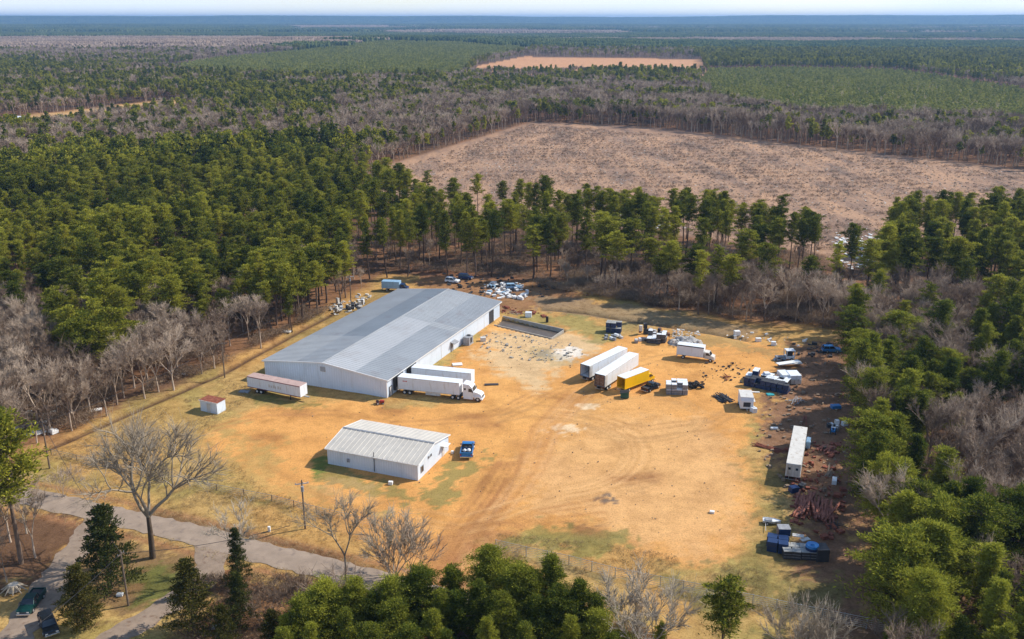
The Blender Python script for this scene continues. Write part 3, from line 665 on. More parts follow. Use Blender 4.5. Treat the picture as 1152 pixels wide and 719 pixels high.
# far mosaic
k = (by_ < 190) & (bx_ > 585) & (by_ > 96); pb[k] = np.where(nz1[k] > .53, .35, .88)
k = between(84, 108) & (bx_ < 620) & (bx_ > 170); pb[k] = np.where(nz1[k] > .5, .25, .8)
k = between(84, 132) & (bx_ <= 215) & ~((by_ > 118)); pb[k] = np.where(nz1[k] > .47, .25, .75)
k = (bx_ < 215) & (by_ > 120) & (by_ < 134); pb[k] = .6
k = between(60, 84) & (bx_ > 780); pb[k] = .05
k = between(60, 70) & (bx_ > 590) & (bx_ <= 780); pb[k] = .75
k = between(44, 70) & (bx_ < 330); pb[k] = np.where(nz1[k] > .62, .4, .93)
k = between(44, 62) & (bx_ > 330) & (bx_ < 600); pb[k] = .3
isb = rng.random(len(AX)) < pb
dens = np.where(isb, .85, .92); dens = np.where(AD < 420, np.where(isb, .95, .80), dens)
# pines stand apart in the strip behind the lot
strip = (by_ > 236) & (by_ < 345) & (bx_ > 400)
dens = np.where(strip & ~isb, .52, dens); dens = np.where(strip & isb, np.where((bx_ > 630) & (by_ > 275), 1., np.where(by_ < 306, .6, .2)), dens)
dens = np.where((by_ > 236) & (by_ < 262) & (bx_ > 420), .16, dens)
dens = np.where(inpoly(bx_, by_, [(925,262),(990,262),(985,335),(930,335)]), .04, dens)
ok &= rng.random(len(AX)) < dens
AX, AY, AD, isb, bx_, by_, cx_, cy_ = [a[ok] for a in (AX, AY, AD, isb, bx_, by_, cx_, cy_)]
strip = (by_ > 236) & (by_ < 345) & (bx_ > 400)
right_y = (bx_ > 940) & (by_ > 400) & ~isb                       # younger bushy pines right of the lot
hh = np.where(isb, rng.uniform(10, 15.5, len(AX)), rng.uniform(13, 20.5, len(AX)))
hh = np.where(strip & ~isb, rng.uniform(17, 22, len(AX)), hh)
hh = np.where(right_y, rng.uniform(10, 17, len(AX)), hh)
hh = np.where(strip & isb, rng.uniform(5, 9.5, len(AX)), hh)
k = isb & (by_ > 108) & (by_ < 215) & (bx_ > 380); hh[k] = rng.uniform(13, 18, k.sum())
hh = hh*(1+.45*(fbm(AX+40, AY-70, 22., 2)-.5)); hh = np.where((AD > 560) & ~isb, hh*.85, hh)
inv = (cx_ > -25) & (cx_ < 1177) & (cy_ < 800) & (AD < 520)

def region_of(px, py):
    if px > 930 and py > 330: return ('in the woods right of the lot', 'trees along the right side of the lot')
    if px > 930: return ('between the clearing and the right-hand woods', 'trees beyond the far right of the lot')
    if py < 345 and px > 640: return ('in the open strip behind the parked trailers', 'trees behind the trailers')
    if py < 345 and px > 400: return ('behind the far end of the long warehouse', 'trees behind the warehouse')
    if py > 340 and px < 400: return ('in the brown thicket left of the yard', 'trees left of the yard')
    if px < 200: return ('in the dense stand at the far left', 'trees of the left forest')
    return ('in the dense stand above the warehouse roof', 'trees above the warehouse')
def tree_label(kind, h, px, py, seed):
    w, g = region_of(px, py)
    tall = ('tall', 'mid-height', 'shorter')[0 if h > (17.5 if kind == 'pine' else 12) else 1 if h > (15.5 if kind == 'pine' else 10) else 2]
    if kind == 'pine': return f'{tall} green pine with bare lower trunk {w}', 'pine '+g
    if kind == 'young': return f'{tall} bushy yellow-green pine {w}', 'young pine '+g
    return f'{tall} leafless grey tree {w}', 'bare '+g
order = np.argsort(AD); used = np.zeros(len(AX), bool); cnt = {'pine': 0, 'bare': 0, 'young': 0}
CAPP, CAPB = 262, 285
for i in order:
    if not inv[i]: continue
    kd = 'bare' if isb[i] else ('young' if right_y[i] else 'pine')
    if kd == 'bare' and cnt['bare'] >= CAPB: continue
    if kd != 'bare' and cnt['pine']+cnt['young'] >= CAPP: continue
    cnt[kd] += 1; used[i] = True
    K_ = random.choice({'bare': BARE, 'young': YOUNG, 'pine': PINES}[kd])
    if kd == 'bare' and hh[i] < 8.5: K_ = random.choice(SHRUB)
    lb, gr = tree_label(kd, hh[i], bx_[i], by_[i], i)
    plant(K_, 'bare_tree' if kd == 'bare' else 'pine_tree', AX[i], AY[i], lb, 'bare tree' if kd == 'bare' else 'pine tree', gr, h=float(hh[i]), sxy=random.uniform(.95, 1.2)*(1.28 if kd == 'pine' and strip[i] else 1.1))
# lighter versions for the deep forest
P2 = [Kind('p2', pine_parts(200+i, 18, r_, b_, 26, 22, 1.15, wid=.32), PBARK, NEEDLE) for i, (r_, b_) in enumerate([(3.2, 8.5), (2.7, 9.5), (3.6, 8), (2.4, 6)])]
B2 = [Kind('b2', bare_parts(220+i, 13, .42, .05, 3, 2, 520, bole=.5, twigs=7, up=.7, r0=.24), GBARK, GBARK) for i in range(3)]
srcP = source('deep_pines', [k_.joined('deep_pine_%d' % i) for i, k_ in enumerate(PINES+P2)])
srcB = source('deep_bare', [k_.joined('deep_tree_%d' % i) for i, k_ in enumerate(BARE+B2)])
def rest(sel, K_, ln, l2):
    nn = int(sel.sum()); far = AD[sel] > 480
    vi = np.where(far, ln+rng.integers(0, l2, nn), rng.integers(0, ln, nn))
    Hs = np.array([k_.H for k_ in K_]); sc_ = hh[sel]/Hs[vi]
    return np.stack([AX[sel], AY[sel], elev(AX[sel], AY[sel])], 1), sc_, rng.random(nn)*6.28, vi
selp = ~used & ~isb; selb = ~used & isb
gn_scatter('pine_forest', *rest(selp, PINES+P2, len(PINES), len(P2)), srcP, 'dense green pine forest stretching to the horizon', 0)
gn_scatter('bare_woodland', *rest(selb, BARE+B2, len(BARE), len(B2)), srcB, 'leafless grey brown woodland beyond the lot', 0)
print('TREES', cnt, int(selp.sum()), int(selb.sum()))
# plantations of small pines
def small_pine(seed):
    rg = np.random.default_rng(seed); c = np.array([[0, 0, .9], [.2, .1, 1.6], [-.1, -.15, 2.3], [0, 0, 3.0]]); V, Fq_ = tufts(c, np.array([1.2, 1.0, .75, .4]), 16, .9, rg)
    return bpy.data.objects.new('small_pine_%d' % seed, npmesh('small_pine', V, [Fq_], PLANT))
srcS = source('plantation', [small_pine(i) for i in range(2)])
X, Y = jgrid(-1500, 1500, 560, 3200, 6.5); k = wedge(X, Y); X, Y = X[k], Y[k]; a_, b_ = proj(X, Y, 0.); k = inpoly(a_, b_, PLANT_P) | (inpoly(a_, b_, PLANT2_P)); X, Y = X[k], Y[k]
gn_scatter('pine_plantation', np.stack([X, Y, elev(X, Y)], 1), rng.uniform(.8, 1.7, len(X)), rng.random(len(X))*6, rng.integers(0, 2, len(X)), srcS, 'low yellow-green pine plantation in rows', 0)
# far canopy, in patches
def canopy(seed, m_, S=90, nt=130, h=14):
    rg = np.random.default_rng(seed); V = []; Fq_ = []
    for i in range(nt):
        x, y = rg.uniform(-S/2, S/2, 2); H_ = h*rg.uniform(.65, 1.15); r_ = rg.uniform(3.5, 6.5); b = len(V); z0 = H_*.25
        for kx in range(5): V.append((x+r_*math.cos(kx*1.257)*rg.uniform(.6, 1.2), y+r_*math.sin(kx*1.257)*rg.uniform(.6, 1.2), z0))
        for kx in range(5): V.append((x+.8*r_*math.cos(kx*1.257+.5)*rg.uniform(.5, 1.1), y+.8*r_*math.sin(kx*1.257+.5)*rg.uniform(.5, 1.1), H_*.8))
        V.append((x, y, H_))
        for kx in range(5): j = (kx+1) % 5; Fq_.append((b+kx, b+j, b+5+kx)); Fq_.append((b+j, b+5+j, b+5+kx)); Fq_.append((b+5+kx, b+5+j, b+10))
    return bpy.data.objects.new('canopy_%d' % seed, npmesh('canopy', np.array(V), [np.array(Fq_)], m_))
srcG = source('far_pines', [canopy(i, FARGREEN) for i in range(4)]); srcR = source('far_bare', [canopy(10+i, FARBARE, h=10) for i in range(3)])
X1, Y1 = jgrid(-3600, 3600, FAR_D+20, 5200, 78); k = wedge(X1, Y1, 200); X1, Y1 = X1[k], Y1[k]
X2, Y2 = jgrid(-9000, 9000, 5200, 15500, 150); k = wedge(X2, Y2, 300); X2, Y2 = X2[k], Y2[k]
X = np.concatenate([X1, X2]); Y = np.concatenate([Y1, Y2]); s_ = np.concatenate([np.ones(len(X1)), np.full(len(X2), 1.75)])
a_, b_ = proj(X, Y, 0.); k = ~(inpoly(a_, b_, PLANT2_P) | inpoly(a_, b_, PLANT_P) | inpoly(a_, b_, CROP_P)); X, Y, s_, a_, b_ = X[k], Y[k], s_[k], a_[k], b_[k]
cn = fbm(X*.6, Y*1.0, 700., 3); isr = (cn > .53) & (np.hypot(X, Y) < 9500); isr |= (a_ < 300) & (b_ > 43) & (b_ < 62)
isr &= ~((b_ < 40) & (a_ < 260))
P_ = np.stack([X, Y, elev(X, Y)-1], 1)
for nm, sel, src, ns, lb in (('far_pine_forest', ~isr, srcG, 4, 'dark blue-green pine forest near the horizon'), ('far_bare_woodland', isr, srcR, 3, 'mauve brown leafless woodland in the distance')):
    sel = sel & (rng.random(len(X)) < .95); gn_scatter(nm, P_[sel], s_[sel], rng.random(sel.sum())*6.28, rng.integers(0, ns, sel.sum()), src, lb, ns)
exec_marker = 1
#@@PART2

# ------------------------------------------------------------ buildings
def frame_of(o, a, b):                      # local frame with origin at pixel-derived ground point a, x towards b
    return math.atan2(b[1]-a[1], b[0]-a[0])
Z_EAVE = 4.4
A_ = G(436, 447.5); B_ = G(297, 405.4, Z_EAVE); Cc = G(562, 339.5, Z_EAVE); A2 = G(434.6, 427.2, Z_EAVE)
ang = math.atan2(Cc[1]-A2[1], Cc[0]-A2[0])
WL = math.hypot(Cc[0]-A2[0], Cc[1]-A2[1]); WW = math.hypot(B_[0]-A2[0], B_[1]-A2[1])
print('WAREHOUSE', A_, A2, WL, WW, math.degrees(ang))
wh = thing('metal_warehouse', 'long white metal warehouse with low grey gabled roof', 'warehouse', (A2[0], A2[1], 0), ang)
def L2W(o, x, y):
    c_, s_ = math.cos(o.rotation_euler[2]), math.sin(o.rotation_euler[2]); return (o.location[0]+c_*x-s_*y, o.location[1]+s_*x+c_*y)
def siding(b, p0, p1, z0, ztop0, ztop1, step=.6, d=.05):   # corrugated sheet wall from p0 to p1, outward normal to its right
    L = math.hypot(p1[0]-p0[0], p1[1]-p0[1]); n_ = max(2, int(L/step)); ux, uy = (p1[0]-p0[0])/L, (p1[1]-p0[1])/L; nx_, ny_ = uy, -ux
    pts = []
    for i in range(n_):
        s0 = L*i/n_; w_ = L/n_
        for ds, off in ((0, 0), (.62*w_, 0), (.72*w_, d), (.9*w_, d)): pts.append((s0+ds, off))
    pts.append((L, 0)); base = len(b.v)
    for s_, o_ in pts:
        zt = ztop0+(ztop1-ztop0)*s_/L
        b.v.append((p0[0]+ux*s_+nx_*o_, p0[1]+uy*s_+ny_*o_, z0)); b.v.append((p0[0]+ux*s_+nx_*o_, p0[1]+uy*s_+ny_*o_, zt))
    for i in range(len(pts)-1): k_ = base+2*i; b.f.append((k_, k_+2, k_+3, k_+1))
ZR = Z_EAVE+1.75
w_ = MB()                                     # x along the length, y across to the left; front gable at x=0
siding(w_, (0, 0), (WL, 0), -.3, Z_EAVE, Z_EAVE)
siding(w_, (WL, WW), (0, WW), -.3, Z_EAVE, Z_EAVE)
siding(w_, (0, WW), (0, WW/2), -.3, Z_EAVE, ZR); siding(w_, (0, WW/2), (0, 0), -.3, ZR, Z_EAVE)
siding(w_, (WL, 0), (WL, WW/2), -.3, Z_EAVE, ZR); siding(w_, (WL, WW/2), (WL, WW), -.3, ZR, Z_EAVE)
w_.build('wall', M['wall'], wh)
def roof_sheet(name, parent, x0, x1, ya, yb, W_, ze, zr, m, lift=.06, step=.9, rib=.045):
    """ya/yb across; standing seams run down the slope (across)"""
    def z(y): return ze+(zr-ze)*(1-abs(y-W_/2)/(W_/2))+lift
    b = MB(); n_ = max(1, int((x1-x0)/step)); st = (x1-x0)/n_
    for i in range(n_):
        a0 = x0+i*st
        for s0, s1, h0, h1 in ((0, .86, 0, 0), (.86, .90, 0, rib), (.90, .96, rib, rib), (.96, 1., rib, 0)):
            b.quad((a0+s0*st, ya, z(ya)+h0), (a0+s1*st, ya, z(ya)+h1), (a0+s1*st, yb, z(yb)+h1), (a0+s0*st, yb, z(yb)+h0))
    return b.build(name, m, parent)
o_ = .45
for (x0, x1, ya, yb, mm) in ((-o_, WL*.30, WW*.72, WW+o_, 'r4'), (WL*.30, WL+o_, WW*.72, WW+o_, 'r1'), (-o_, WL*.30, WW*.5, WW*.72, 'r1'), (WL*.30, WL+o_, WW*.5, WW*.72, 'r2'),
                             (-o_, WL*.58, WW*.24, WW*.5, 'r3'), (WL*.58, WL+o_, WW*.24, WW*.5, 'r4'), (-o_, WL*.55, -o_, WW*.24, 'r1'), (WL*.55, WL*.60, -o_, WW*.24, 'r4'), (WL*.60, WL+o_, -o_, WW*.24, 'r1')):
    tag(roof_sheet('roof_section', wh, x0, x1, ya, yb, WW, Z_EAVE, ZR, M[mm]), {'r1': 'grey roof section', 'r2': 'dark slate roof section', 'r3': 'pale grey roof section', 'r4': 'patched mid-grey roof section'}[mm])
MB().prismx([(WW/2-.35, ZR+.07), (WW/2+.35, ZR+.07), (WW/2, ZR+.16)], -o_, WL+o_).build('ridge_cap', M['r4'], wh)
for xg in (-o_-.05, WL+o_-.05):
    b = MB()
    for ya, yb, za, zb in ((-o_, WW/2, Z_EAVE-.08, ZR), (WW/2, WW+o_, ZR, Z_EAVE-.08)):
        b.add([(xg, ya, za-.15), (xg+.1, ya, za-.15), (xg+.1, ya, za+.16), (xg, ya, za+.16), (xg, yb, zb-.15), (xg+.1, yb, zb-.15), (xg+.1, yb, zb+.16), (xg, yb, zb+.16)],
              [(0, 1, 2, 3), (7, 6, 5, 4), (0, 3, 7, 4), (1, 5, 6, 2), (3, 2, 6, 7), (0, 4, 5, 1)])
    b.build('rake_trim', M['trimw'], wh)
for yy in (-o_-.12, WW+o_):
    MB().box(-o_, WL+o_, yy, yy+.12, Z_EAVE-.24, Z_EAVE-.06).build('gutter', M['trimw'], wh)
def downspout(x): MB().cyl((x, -.12, 0), (x, -.12, Z_EAVE-.2), .06, n=6).build('downspout', M['trimw'], wh)
for t_ in (.18, .42, .62, .83): downspout(WL*t_)
for yc in (0, WW): MB().box(-.09, .06, yc-.1, yc+.1, -.2, Z_EAVE).build('corner_trim', M['trimw'], wh)
# gable louvre and blotch of old fixings
v_ = MB(); v_.box(-.12, -.055, WW*.5-.5, WW*.5+.9, 3.9, 5.1)
vt = v_.build('gable_vent', M['offw'], wh); b = MB()
for i in range(7): b.box(-.16, -.122, WW*.5-.45, WW*.5+.85, 4.0+i*.15, 4.08+i*.15)
b.build('louvre', M['greytext'], vt)
def wall_at(px): # distance along the right wall seen at picture x
    lo, hi = 0, WL
    for _ in range(30):
        m_ = (lo+hi)/2; q = L2W(wh, m_, 0)
        if proj(q[0], q[1], 1.)[0] < px: lo = m_
        else: hi = m_
    return lo
def door(parent, x, w, h, m, name='door', frame=True, z0=.0, handle=True):
    d_ = MB().box(x-w/2, x+w/2, -.16, -.065, z0, z0+h, .02).build(name, M[m], parent)
    if frame:
        f = MB(); f.box(x-w/2-.12, x-w/2-.004, -.19, -.06, z0, z0+h+.12); f.box(x+w/2+.004, x+w/2+.12, -.19, -.06, z0, z0+h+.12); f.box(x-w/2-.004, x+w/2+.004, -.19, -.06, z0+h+.004, z0+h+.12); f.build('frame', M['dark' if m != 'white' else 'grey'], d_)
    if handle: MB().box(x+w/2-.18, x+w/2-.08, -.21, -.165, z0+1.0, z0+1.06).build('handle', M['steel'], d_)
    return d_
xd = wall_at(552.5); bd = door(wh, xd, 2.6, 3.4, 'void', 'roller_door', handle=False)
b = MB()
for i in range(9): b.box(xd-1.28, xd+1.28, -.185, -.163, .1+i*.36, .14+i*.36)
b.build('slat_lines', M['dark'], bd)
door(wh, wall_at(508), .95, 2.1, 'grey', 'door')
door(wh, wall_at(438.5)+.3, 1.0, 2.2, 'offw', 'door')
xa = wall_at(509); MB().prismx([(-1.3, 2.35), (-.06, 2.75), (-.06, 2.65), (-1.3, 2.25)], xa-1.3, xa+1.3).build('awning', M['grey'], wh)
for px_, nm in ((446.5, 'loading_dock'), (461.5, 'loading_dock')):     # dock shelters the trailers back on to
    x_ = wall_at(px_); b = MB(); b.box(x_-1.75, x_-1.42, -.75, -.06, .9, 4.2, .03); b.box(x_+1.42, x_+1.75, -.75, -.06, .9, 4.2, .03); b.box(x_-1.415, x_+1.415, -.75, -.06, 3.9, 4.2, .03); d_ = b.build('dock_shelter', M['black'], wh)
    MB().box(x_-1.4, x_+1.4, -.12, -.055, 1.1, 3.85).build('dock_door', M['void'], d_)
dockx = [wall_at(446.5), wall_at(461.5)]
# boxy cooling unit against the wall
xu = wall_at(521); p_ = L2W(wh, xu, -1.4); u = thing('air_conditioner', 'grey-blue cooling unit standing against the long warehouse wall', 'air conditioner', p_, ang)
MB().box(-1.3, 1.3, -.9, .9, .12, 2.1, .05).build('cabinet', M['grey'], u); MB().box(-.5, .5, -.94, -.905, .5, 1.8).build('grille', M['dark'], u); MB().cyl((.5, 0, 2.1), (.5, 0, 2.3), .5, n=14).build('fan_shroud', M['dark'], u); MB().box(1.302, 1.34, -.7, .7, .4, 1.9).build('side_grille', M['dark'], u); MB().box(-1.4, 1.4, -1, 1, 0, .12).build('base', M['concrete'], u)

# loading pit walls
pp_ = W([(556,366),(566,356.5),(634,371.5),(620,381)])
pit = thing('loading_pit', 'sunken concrete loading pit with dark water beside the warehouse', 'loading pit', (pp_[0][0], pp_[0][1], 0))
def seg_wall(parent, a, b_, z0, z1, t, m, name):
    L = math.hypot(b_[0]-a[0], b_[1]-a[1]); o = MB().box(0, L, -t/2, t/2, z0, z1, .02).build(name, m, parent)
    o.rotation_euler[2] = heading(a, b_); o.location = (a[0]-parent.location[0], a[1]-parent.location[1], 0); return o
seg_wall(pit, pp_[1], pp_[2], -1.4, .35, .3, M['concrete'], 'side_wall'); seg_wall(pit, pp_[0], pp_[3], -1.4, .25, .3, M['concrete'], 'side_wall'); seg_wall(pit, pp_[2], pp_[3], -1.4, .12, .3, M['concrete'], 'end_wall')
wt = MB().add([(x-pp_[0][0], y-pp_[0][1], -.75) for x, y in pp_], [(0, 3, 2, 1)]).build('water', M['mud'], pit); tag(wt, 'shallow dark water')

# smaller building
EV = 3.3
s0 = G(469.8, 522.4, EV); s1 = G(367.8, 503.9, EV); s2 = G(504.8, 489.4, EV)
sa = math.atan2(s0[1]-s1[1], s0[0]-s1[0]); SL = math.hypot(s0[0]-s1[0], s0[1]-s1[1]); SW = math.hypot(s2[0]-s0[0], s2[1]-s0[1]); print('SMALL', SL, SW)
sb = thing('metal_building', 'small white metal building with tan ribbed gabled roof', 'building', (s1[0], s1[1], 0), sa)
SR = EV+1.25
w_ = MB(); siding(w_, (0, 0), (SL, 0), -.3, EV, EV, .5, .04); siding(w_, (SL, SW), (0, SW), -.3, EV, EV, .5, .04)
siding(w_, (SL, 0), (SL, SW/2), -.3, EV, SR, .5, .04); siding(w_, (SL, SW/2), (SL, SW), -.3, SR, EV, .5, .04); siding(w_, (0, SW), (0, SW/2), -.3, EV, SR, .5, .04); siding(w_, (0, SW/2), (0, 0), -.3, SR, EV, .5, .04)
w_.build('wall', M['wall'], sb)
roof_sheet('roof_slope', sb, -.3, SL+.3, -.3, SW/2, SW, EV, SR, M['tan'], rib=.06, step=1.0); roof_sheet('roof_slope', sb, -.3, SL+.3, SW/2, SW+.3, SW, EV, SR, M['tan'], rib=.06, step=1.0)
MB().prismx([(SW/2-.3, SR+.08), (SW/2+.3, SR+.08), (SW/2, SR+.17)], -.3, SL+.3).build('ridge_cap', M['grey'], sb)
MB().box(-.3, SL+.3, -.42, -.3, EV-.17, EV-.02).build('gutter', M['trimw'], sb); MB().box(-.3, SL+.3, SW+.3, SW+.42, EV-.17, EV-.02).build('gutter', M['trimw'], sb)
for xg in (-.36, SL+.3):
    b = MB()
    for ya, yb, za, zb in ((-.3, SW/2, EV-.02, SR+.07), (SW/2, SW+.3, SR+.07, EV-.02)):
        b.add([(xg, ya, za-.14), (xg+.06, ya, za-.14), (xg+.06, ya, za+.08), (xg, ya, za+.08), (xg, yb, zb-.14), (xg+.06, yb, zb-.14), (xg+.06, yb, zb+.08), (xg, yb, zb+.08)], [(0, 1, 2, 3), (7, 6, 5, 4), (0, 3, 7, 4), (1, 5, 6, 2), (3, 2, 6, 7), (0, 4, 5, 1)])
    b.build('rake_trim', M['trimw'], sb)
def win_end(y, z, w, h):                       # opening on the right-hand end wall
    f = MB().box(SL+.04, SL+.09, y-w/2, y+w/2, z, z+h).build('window', M['glass'], sb)
    g = MB(); g.box(SL+.042, SL+.13, y-w/2-.09, y-w/2-.003, z-.08, z+h+.08); g.box(SL+.042, SL+.13, y+w/2+.003, y+w/2+.09, z-.08, z+h+.08); g.box(SL+.042, SL+.13, y-w/2-.003, y+w/2+.003, z+h+.003, z+h+.08); g.box(SL+.042, SL+.15, y-w/2-.003, y+w/2+.003, z-.09, z-.003); g.build('frame', M['grey'], f)
win_end(1.6, 1.1, .9, 1.1)
for y_ in (4.4, 5.4): win_end(y_, 2.5, .35, .35)
d_ = MB().box(SL+.042, SL+.11, SW*.80-.5, SW*.80+.5, .05, 2.15).build('door', M['offw'], sb); MB().box(SL+.115, SL+.17, SW*.80+.3, SW*.80+.4, 1.0, 1.08).build('handle', M['steel'], d_)
MB().box(SL+.05, SL+1.3, SW*.80-.9, SW*.80+.9, 2.45, 2.55).build('door_canopy', M['trimw'], sb)
for x_, w2 in ((SL*.53, .09), (SL*.24, .5)):
    if w2 < .2: MB().cyl((x_, -.14, .3), (x_, -.14, EV+.9), .07, n=8).build('flue_pipe', M['dark'], sb)
    else: MB().box(x_-w2/2, x_+w2/2, -.2, -.045, 1.2, 1.9, .02).build('meter_box', M['grey'], sb)

# shed with the rusted roof
q0 = G(226, 462); q1 = G(249, 467); sa2 = heading(q0, q1)
sh = thing('storage_shed', 'small white shed with flat rusted red roof on the grass', 'shed', q0, sa2)
b = MB(); siding(b, (0, 0), (4.6, 0), -.1, 2.5, 2.5, .4, .03); siding(b, (4.6, 0), (4.6, 2.6), -.1, 2.5, 2.5, .4, .03); siding(b, (4.6, 2.6), (0, 2.6), -.1, 2.5, 2.5, .4, .03); siding(b, (0, 2.6), (0, 0), -.1, 2.5, 2.5, .4, .03); b.build('wall', M['wall'], sh)
b = MB(); b.box(-.15, 4.75, -.15, 2.75, 2.5, 2.6, .03)
for i in range(5): b.box(.1+i*1.1, .18+i*1.1, -.15, 2.75, 2.602, 2.66)
b.build('roof', M['rust'], sh); MB().box(-.16, 4.76, -.2, -.153, 2.42, 2.6).build('roof_trim', M['trimw'], sh)
d_ = MB().box(1.9, 2.8, -.1, -.035, .05, 2.1).build('door', M['offw'], sh); MB().box(2.62, 2.7, -.14, -.103, 1.0, 1.1).build('handle', M['steel'], d_)

# ------------------------------------------------------------ vehicles
def wheel(parent, x, y, r=.5, w=.28, rim='offw', z=None):
    z = r if z is None else z; s = 1 if y > 0 else -1
    t = MB().cyl((x, y-w/2, z), (x, y+w/2, z), r, n=16).build('wheel', M['black'], parent)
    MB().cyl((x, y+s*(w/2+.002), z), (x, y+s*(w/2+.03), z), r*.55, r*.5, n=12).build('rim', M[rim], t); return t
def trailer(name, label, cat, loc, rot, L=14.6, H=4.05, side='white', roof='white', open_rear=False, stripe=None, group=None, fl=1.15, W_=2.55, axles=2, gear=True, under=True, folded=False, cap='dark', wheels_at=None):
    t = thing(name, label, cat, loc, rot, group); h = W_/2; b = MB()
    if open_rear:
        b.box(0, L, -h, -h+.06, fl, H-.06); b.box(0, L, h-.06, h, fl, H-.06); b.box(L-.06, L, -h+.062, h-.062, fl, H-.06); b.box(0, L-.062, -h+.062, h-.062, fl, fl+.08)
    else: b.box(0, L, -h, h, fl, H-.06, .05)
    k_ = 0; x = .6
    while x < L-.3:
        for s in (-1, 1): b.box(x, x+.05, s*h-(.0 if s > 0 else .025), s*h+(.025 if s > 0 else 0), fl+.2, H-.25)
        x += .62
    b.build('body', M[side], t)
    MB().box(-.02, L+.02, -h-.02, h+.02, H-.055, H, .02).build('roof', M[roof], t)
    rl = MB()
    for s in (-1, 1): rl.box(0, L, s*h-(0 if s > 0 else .035), s*h+(.035 if s > 0 else 0), H-.2, H-.06); rl.box(0, L, s*h-(0 if s > 0 else .035), s*h+(.035 if s > 0 else 0), fl, fl+.16)
    rl.build('side_rail', M['offw' if not stripe else stripe], t)
    if open_rear:
        lin = MB().box(L*.55, L*.55+.05, -h+.07, h-.07, fl+.09, H-.07).build('dark_backing', M['void'], t)  # near-black sheet partway in, shade of the open interior put into its colour
        fr = MB(); fr.box(-.06, -.001, -h, -h+.1, fl, H); fr.box(-.06, -.001, h-.1, h, fl, H); fr.box(-.06, -.001, -h+.1, h-.1, H-.16, H); fr.box(-.06, -.001, -h+.1, h-.1, fl-.1, fl+.1); fr.build('door_frame', M[cap], t)
        for s in (-1, 1):
            d_ = MB().box(.05, 1.25, s*(h+.05)-.03, s*(h+.05)+.03, fl+.05, H-.15, .01).build('rear_door', M['offw'], t); g = MB()
            for xx in (.35, .9): g.cyl((xx, s*(h+.1), fl+.1), (xx, s*(h+.1), H-.2), .025, n=5)
            g.build('lock_rod', M['steel'], d_)
    else:
        d_ = MB(); d_.box(-.05, -.001, -h+.03, -.02, fl+.05, H-.12); d_.box(-.05, -.001, .02, h-.03, fl+.05, H-.12); d_ = d_.build('rear_door', M['offw'], t)
        g = MB(); [g.cyl((-.08, yy, fl+.1), (-.08, yy, H-.15), .025, n=5) for yy in (-.8, -.3, .3, .8)]; g.build('lock_rod', M['steel'], d_)
    MB().box(.4, L-.4, -.5, .5, fl-.22, fl-.01).build('chassis', M['dark'], t)
    wx = wheels_at or ([1.5, 2.75] if axles == 2 else [1.9])
    for x in wx:
        for s in (-1, 1): wheel(t, x, s*(h-.25), .5, .5)
        MB().cyl((x, -h+.3, .5), (x, h-.3, .5), .07, n=6).build('axle', M['dark'], t)
    b = MB(); b.box(-.04, .06, -h+.2, h-.2, .5, .62); b.box(-.02, .04, -.7, -.6, .62, fl-.02); b.box(-.02, .04, .6, .7, .62, fl-.02); b.build('rear_bumper', M['steel'], t)
    MB().box(-.075, -.052, -h+.15, -h+.4, fl-.08, fl+.02).build('tail_lamp', M['taill'], t); MB().box(-.075, -.052, h-.4, h-.15, fl-.08, fl+.02).build('tail_lamp', M['taill'], t)
    if gear:
        b = MB()
        for s in (-1, 1): b.box(L-3.1, L-2.95, s*.9-.07, s*.9+.07, .06, fl-.02); b.box(L-3.2, L-2.85, s*.9-.16, s*.9+.16, 0, .06)
        b.cyl((L-3.02, -.85, .6), (L-3.02, .85, .6), .03, n=5); b.build('landing_gear', M['dark'], t)
    return t
def place(px0, px1):                              # rear point, front point on the ground
    a, b = G(*px0), G(*px1); return a, heading(a, b), math.hypot(b[0]-a[0], b[1]-a[1])

# trailers backed on to the docks, noses towards lower right
def dock_trailer(i, label, Lx):
    o = L2W(wh, dockx[i], -.85); return o
rot_dock = heading(G(449.5, 426, 4), G(525.5, 433.8, 4)) ; print('dockrot', math.degrees(rot_dock), math.degrees(ang))
o1 = dock_trailer(0, '', 0); semi = trailer('semi_trailer', 'white box trailer coupled to the white lorry at the warehouse dock', 'trailer', o1, rot_dock, L=14.4, under=True, gear=False, group='trailers backed to the warehouse docks')
s_ = MB(); s_.box(6.5, 10.0, -1.29, -1.25, .45, 1.1); s_.build('side_skirt', M['offw'], semi)
b = MB(); b.box(1.2, 1.45, -1.306, -1.302, 3.05, 3.3); b.box(1.55, 1.9, -1.306, -1.302, 3.08, 3.28); b.box(1.95, 2.2, -1.306, -1.302, 3.05, 3.3); b.build('marking', M['text'], semi)
o2 = dock_trailer(1, '', 0); trailer('semi_trailer', 'white box trailer without a cab, behind the white lorry at the dock', 'trailer', o2, rot_dock, L=14.4, group='trailers backed to the warehouse docks')
